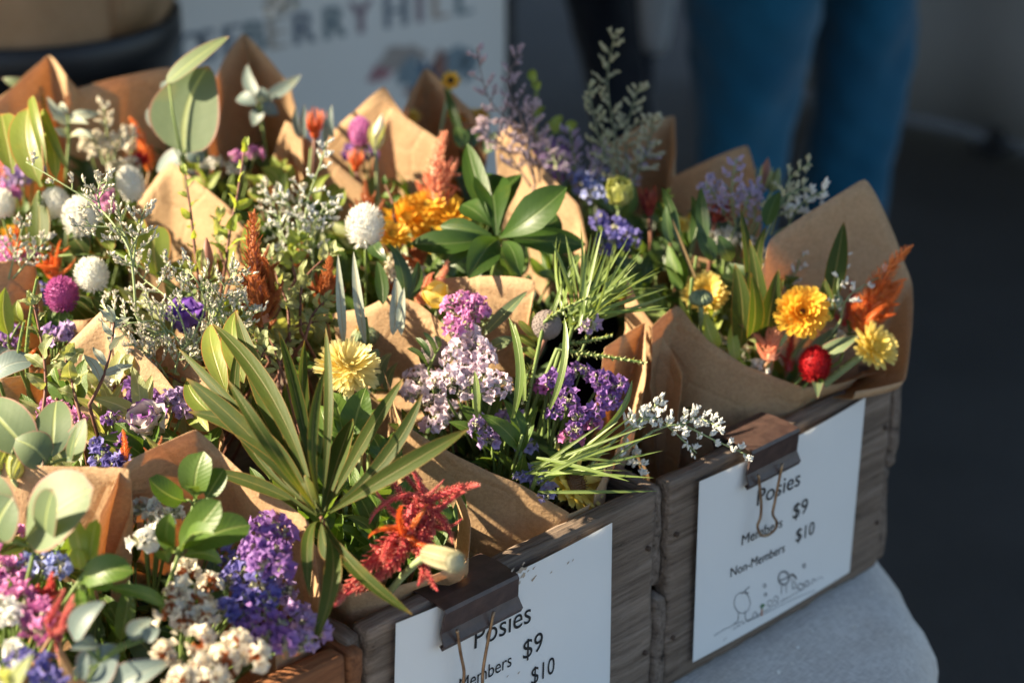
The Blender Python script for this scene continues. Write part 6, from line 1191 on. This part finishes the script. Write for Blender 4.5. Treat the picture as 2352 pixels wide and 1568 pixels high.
def person(label, legs, trouser, tm, shirt, grp=None):
    """legs = two lists of (x px, y px, width px, distance): centre line of each trouser leg in the picture, thigh to hem"""
    L3 = [[(vert(x, y, D), w*.5*D/FPX) for x, y, w, D in lg] for lg in legs]
    foot = [l[-1][0]*A(1, 1, 0) for l in L3]; mid = .5*(L3[0][0][0]+L3[1][0][0]); t = Thing('person', label, 'person', (*(.5*(foot[0]+foot[1]))[:2], 0), grp)
    acr = nz(L3[1][0][0]*A(1, 1, 0)-L3[0][0][0]*A(1, 1, 0)); fwd = nz(np.cross([0, 0, 1], acr)); pel = A(mid[0], mid[1], .93)
    J = {'pel': (pel, .12), 'w': (pel+A(0, 0, .17), .115), 'ch': (pel+A(0, 0, .36), .135), 'nk': (pel+A(0, 0, .54), .055), 'hd': (pel+A(0, 0, .66), .085), 'top': (pel+A(0, 0, .76), .07)}; E = [('pel', 'w'), ('w', 'ch'), ('ch', 'nk'), ('nk', 'hd'), ('hd', 'top')]
    for s_, i in ((-1, 0), (1, 1)):
        l = L3[i]; top = l[0][0]; kn = l[len(l)//2][0]; an = foot[i]+A(0, 0, .10); J[f'h{i}'] = (A(*(.75*top+.25*pel)[:2], .84), .07); J[f'm{i}'] = (top*A(1, 1, 0)+A(0, 0, .74), .055); J[f'k{i}'] = (kn, .045); J[f'a{i}'] = (an, .04); J[f't{i}'] = (foot[i]+fwd*.17+A(0, 0, .04), .035); E += [('pel', f'h{i}'), (f'h{i}', f'm{i}'), (f'm{i}', f'k{i}'), (f'k{i}', f'a{i}'), (f'a{i}', f't{i}')]
        sh = pel+A(0, 0, .45)+acr*s_*.19; el = sh+A(0, 0, -.27)+acr*s_*.06; wr = el+A(0, 0, .06)+fwd*.22-acr*s_*.06; J[f's{i}'] = (sh, .055); J[f'e{i}'] = (el, .042); J[f'w{i}'] = (wr, .03); J[f'p{i}'] = (wr+A(0, 0, .0)+fwd*.08, .032); E += [('ch', f's{i}'), (f's{i}', f'e{i}'), (f'e{i}', f'w{i}'), (f'w{i}', f'p{i}')]
        for k in range(5):
            f0 = wr+fwd*.14+acr*(.045-.018*k) if k else wr+fwd*.06+A(0, 0, .03); J[f'f{i}{k}'] = (f0+A(0, 0, -.02)+fwd*(.03-.006*abs(k-2)), .009); E.append((f'p{i}' if k else f'w{i}', f'f{i}{k}'))
    keys = list(J); me = bpy.data.meshes.new('body'); me.from_pydata([(J[k][0]-t.loc).tolist() for k in keys], [(keys.index(a), keys.index(b)) for a, b in E], [])
    o = bpy.data.objects.new('body', me); COL.objects.link(o); o.parent = t.o; sk_ = o.modifiers.new('Skin', 'SKIN'); me.skin_vertices.new() if not me.skin_vertices else None
    for i, k in enumerate(keys): me.skin_vertices[0].data[i].radius = (J[k][1],)*2; me.skin_vertices[0].data[i].use_root = (i == 0)
    sb = o.modifiers.new('Subdivision', 'SUBSURF'); sb.levels = sb.render_levels = 1; me.materials.append(SKIN)
    for i in (0, 1):
        C_ = np.array([p for p, r in L3[i]]); W_ = np.array([r for p, r in L3[i]]); n = 40; f = np.linspace(0, len(C_)-1, n); c = np.stack([np.interp(f, range(len(C_)), C_[:, k]) for k in range(3)], 1); w = np.interp(f, range(len(C_)), W_); rings = []
        for j in range(n):
            a = np.arange(40)*2*PI/40; q = j/n; rr = w[j]*(1+.09*np.sin(3*a+8*q+i)+.07*np.abs(np.sin(a*1.5+13*q+2*i))*math.sin(q*7)+.05*np.abs(np.sin(3*a-26*q))); rings.append(np.stack([c[j][0]+rr*np.cos(a)*1.0, c[j][1]+rr*np.sin(a), np.full(40, c[j][2])+.012*np.sin(2*a+8*q)], 1))
        t.mesh(trouser+'_leg', loft(rings, True, False), tm, solid=.003)
        t.mesh('shoe', loft([ell(foot[i]+fwd*(.05), .05*s2, .05*s2, 20, z) @ np.eye(3)+np.outer(((ell((0, 0, 0), 1, 1, 20)) @ fwd)*.08*s2, fwd) for s2, z in ((.9, .003), (1., .02), (.95, .05), (.6, .09))]), SHOE)
    w0 = max(L3[0][0][1], L3[1][0][1]); t.mesh(trouser+'_seat', loft([np.array([[*(pel+acr*math.cos(a)*rx+fwd*math.sin(a)*ry)[:2], z] for a in np.arange(32)*2*PI/32]) for z, rx, ry in ((.80, .19, .125), (.88, .205, .14), (.98, .19, .135), (1.08, .165, .12))]), tm)
    t.mesh('shirt', loft([np.array([[*(pel+acr*math.cos(a)*rx+fwd*math.sin(a)*ry)[:2], z] for a in np.arange(32)*2*PI/32]) for z, rx, ry in ((1.02, .20, .15), (1.15, .18, .14), (1.30, .21, .15), (1.40, .20, .12), (1.46, .09, .07))]), shirt)
    hc = pel+A(0, 0, .70); t.mesh('hair', blob(hc-fwd*.02+A(0, 0, .02), .115, 16, 10, (.9, .9, 1.05)), HAIR)
    return t
person('person in wide blue jeans standing right behind the flower stall', [[(1770, -260, 310, 3.42), (1742, 0, 296, 3.42), (1722, 150, 260, 3.42), (1702, 300, 226, 3.42), (1680, 480, 196, 3.42), (1662, 700, 200, 3.42), (1640, 1010, 216, 3.42)],
       [(1980, -260, 270, 3.66), (1988, 0, 234, 3.66), (1976, 100, 226, 3.66), (1964, 250, 206, 3.66), (1950, 350, 204, 3.66), (1936, 470, 204, 3.66), (1925, 700, 205, 3.66), (1925, 1000, 196, 3.62)]], 'jeans', JEAN, SHIRT2)
person('person in dark navy trousers beside the painted board, carrying a white bag', [[(1350, -220, 190, 4.1), (1378, 0, 142, 4.1), (1400, 140, 140, 4.1), (1425, 280, 140, 4.1), (1450, 480, 130, 4.1), (1470, 880, 130, 4.1)],
       [(1450, -220, 180, 4.35), (1452, 0, 110, 4.35), (1446, 160, 100, 4.35), (1438, 300, 100, 4.35), (1420, 480, 110, 4.35), (1390, 850, 120, 4.35)]], 'trousers', NAVY, SHIRT)
# bag in the hand
b0 = vert(1505, 112, 3.95); tb_ = Thing('tote_bag', 'white cloth bag hanging beside the dark trousers', 'bag', b0); acr = RT; BAG = mat_plain('bag_cloth', (.52, .55, .58), (.60, .62, .64), .9, .1, 14., .3, .01)
rg = []
for q in np.linspace(0, 1, 10):
    hw = .026+.030*q**.7; c = b0+A(0, 0, .34*q)+RT*(.0); rg.append(np.array([c+RT*math.cos(a)*hw*1.0+FH*math.sin(a)*(.05*(1-.6*q)) for a in np.arange(20)*2*PI/20]))
tb_.mesh('bag_body', loft(rg), BAG)
for s_ in (-1, 1): tb_.mesh('handle', tube(bez(b0+A(0, 0, .34)+FH*.02*s_-RT*.04, b0+A(0, 0, .75)+FH*.02*s_, b0+A(0, 0, .34)+FH*.02*s_+RT*.04, 10), .008, .008, 6), BAG)
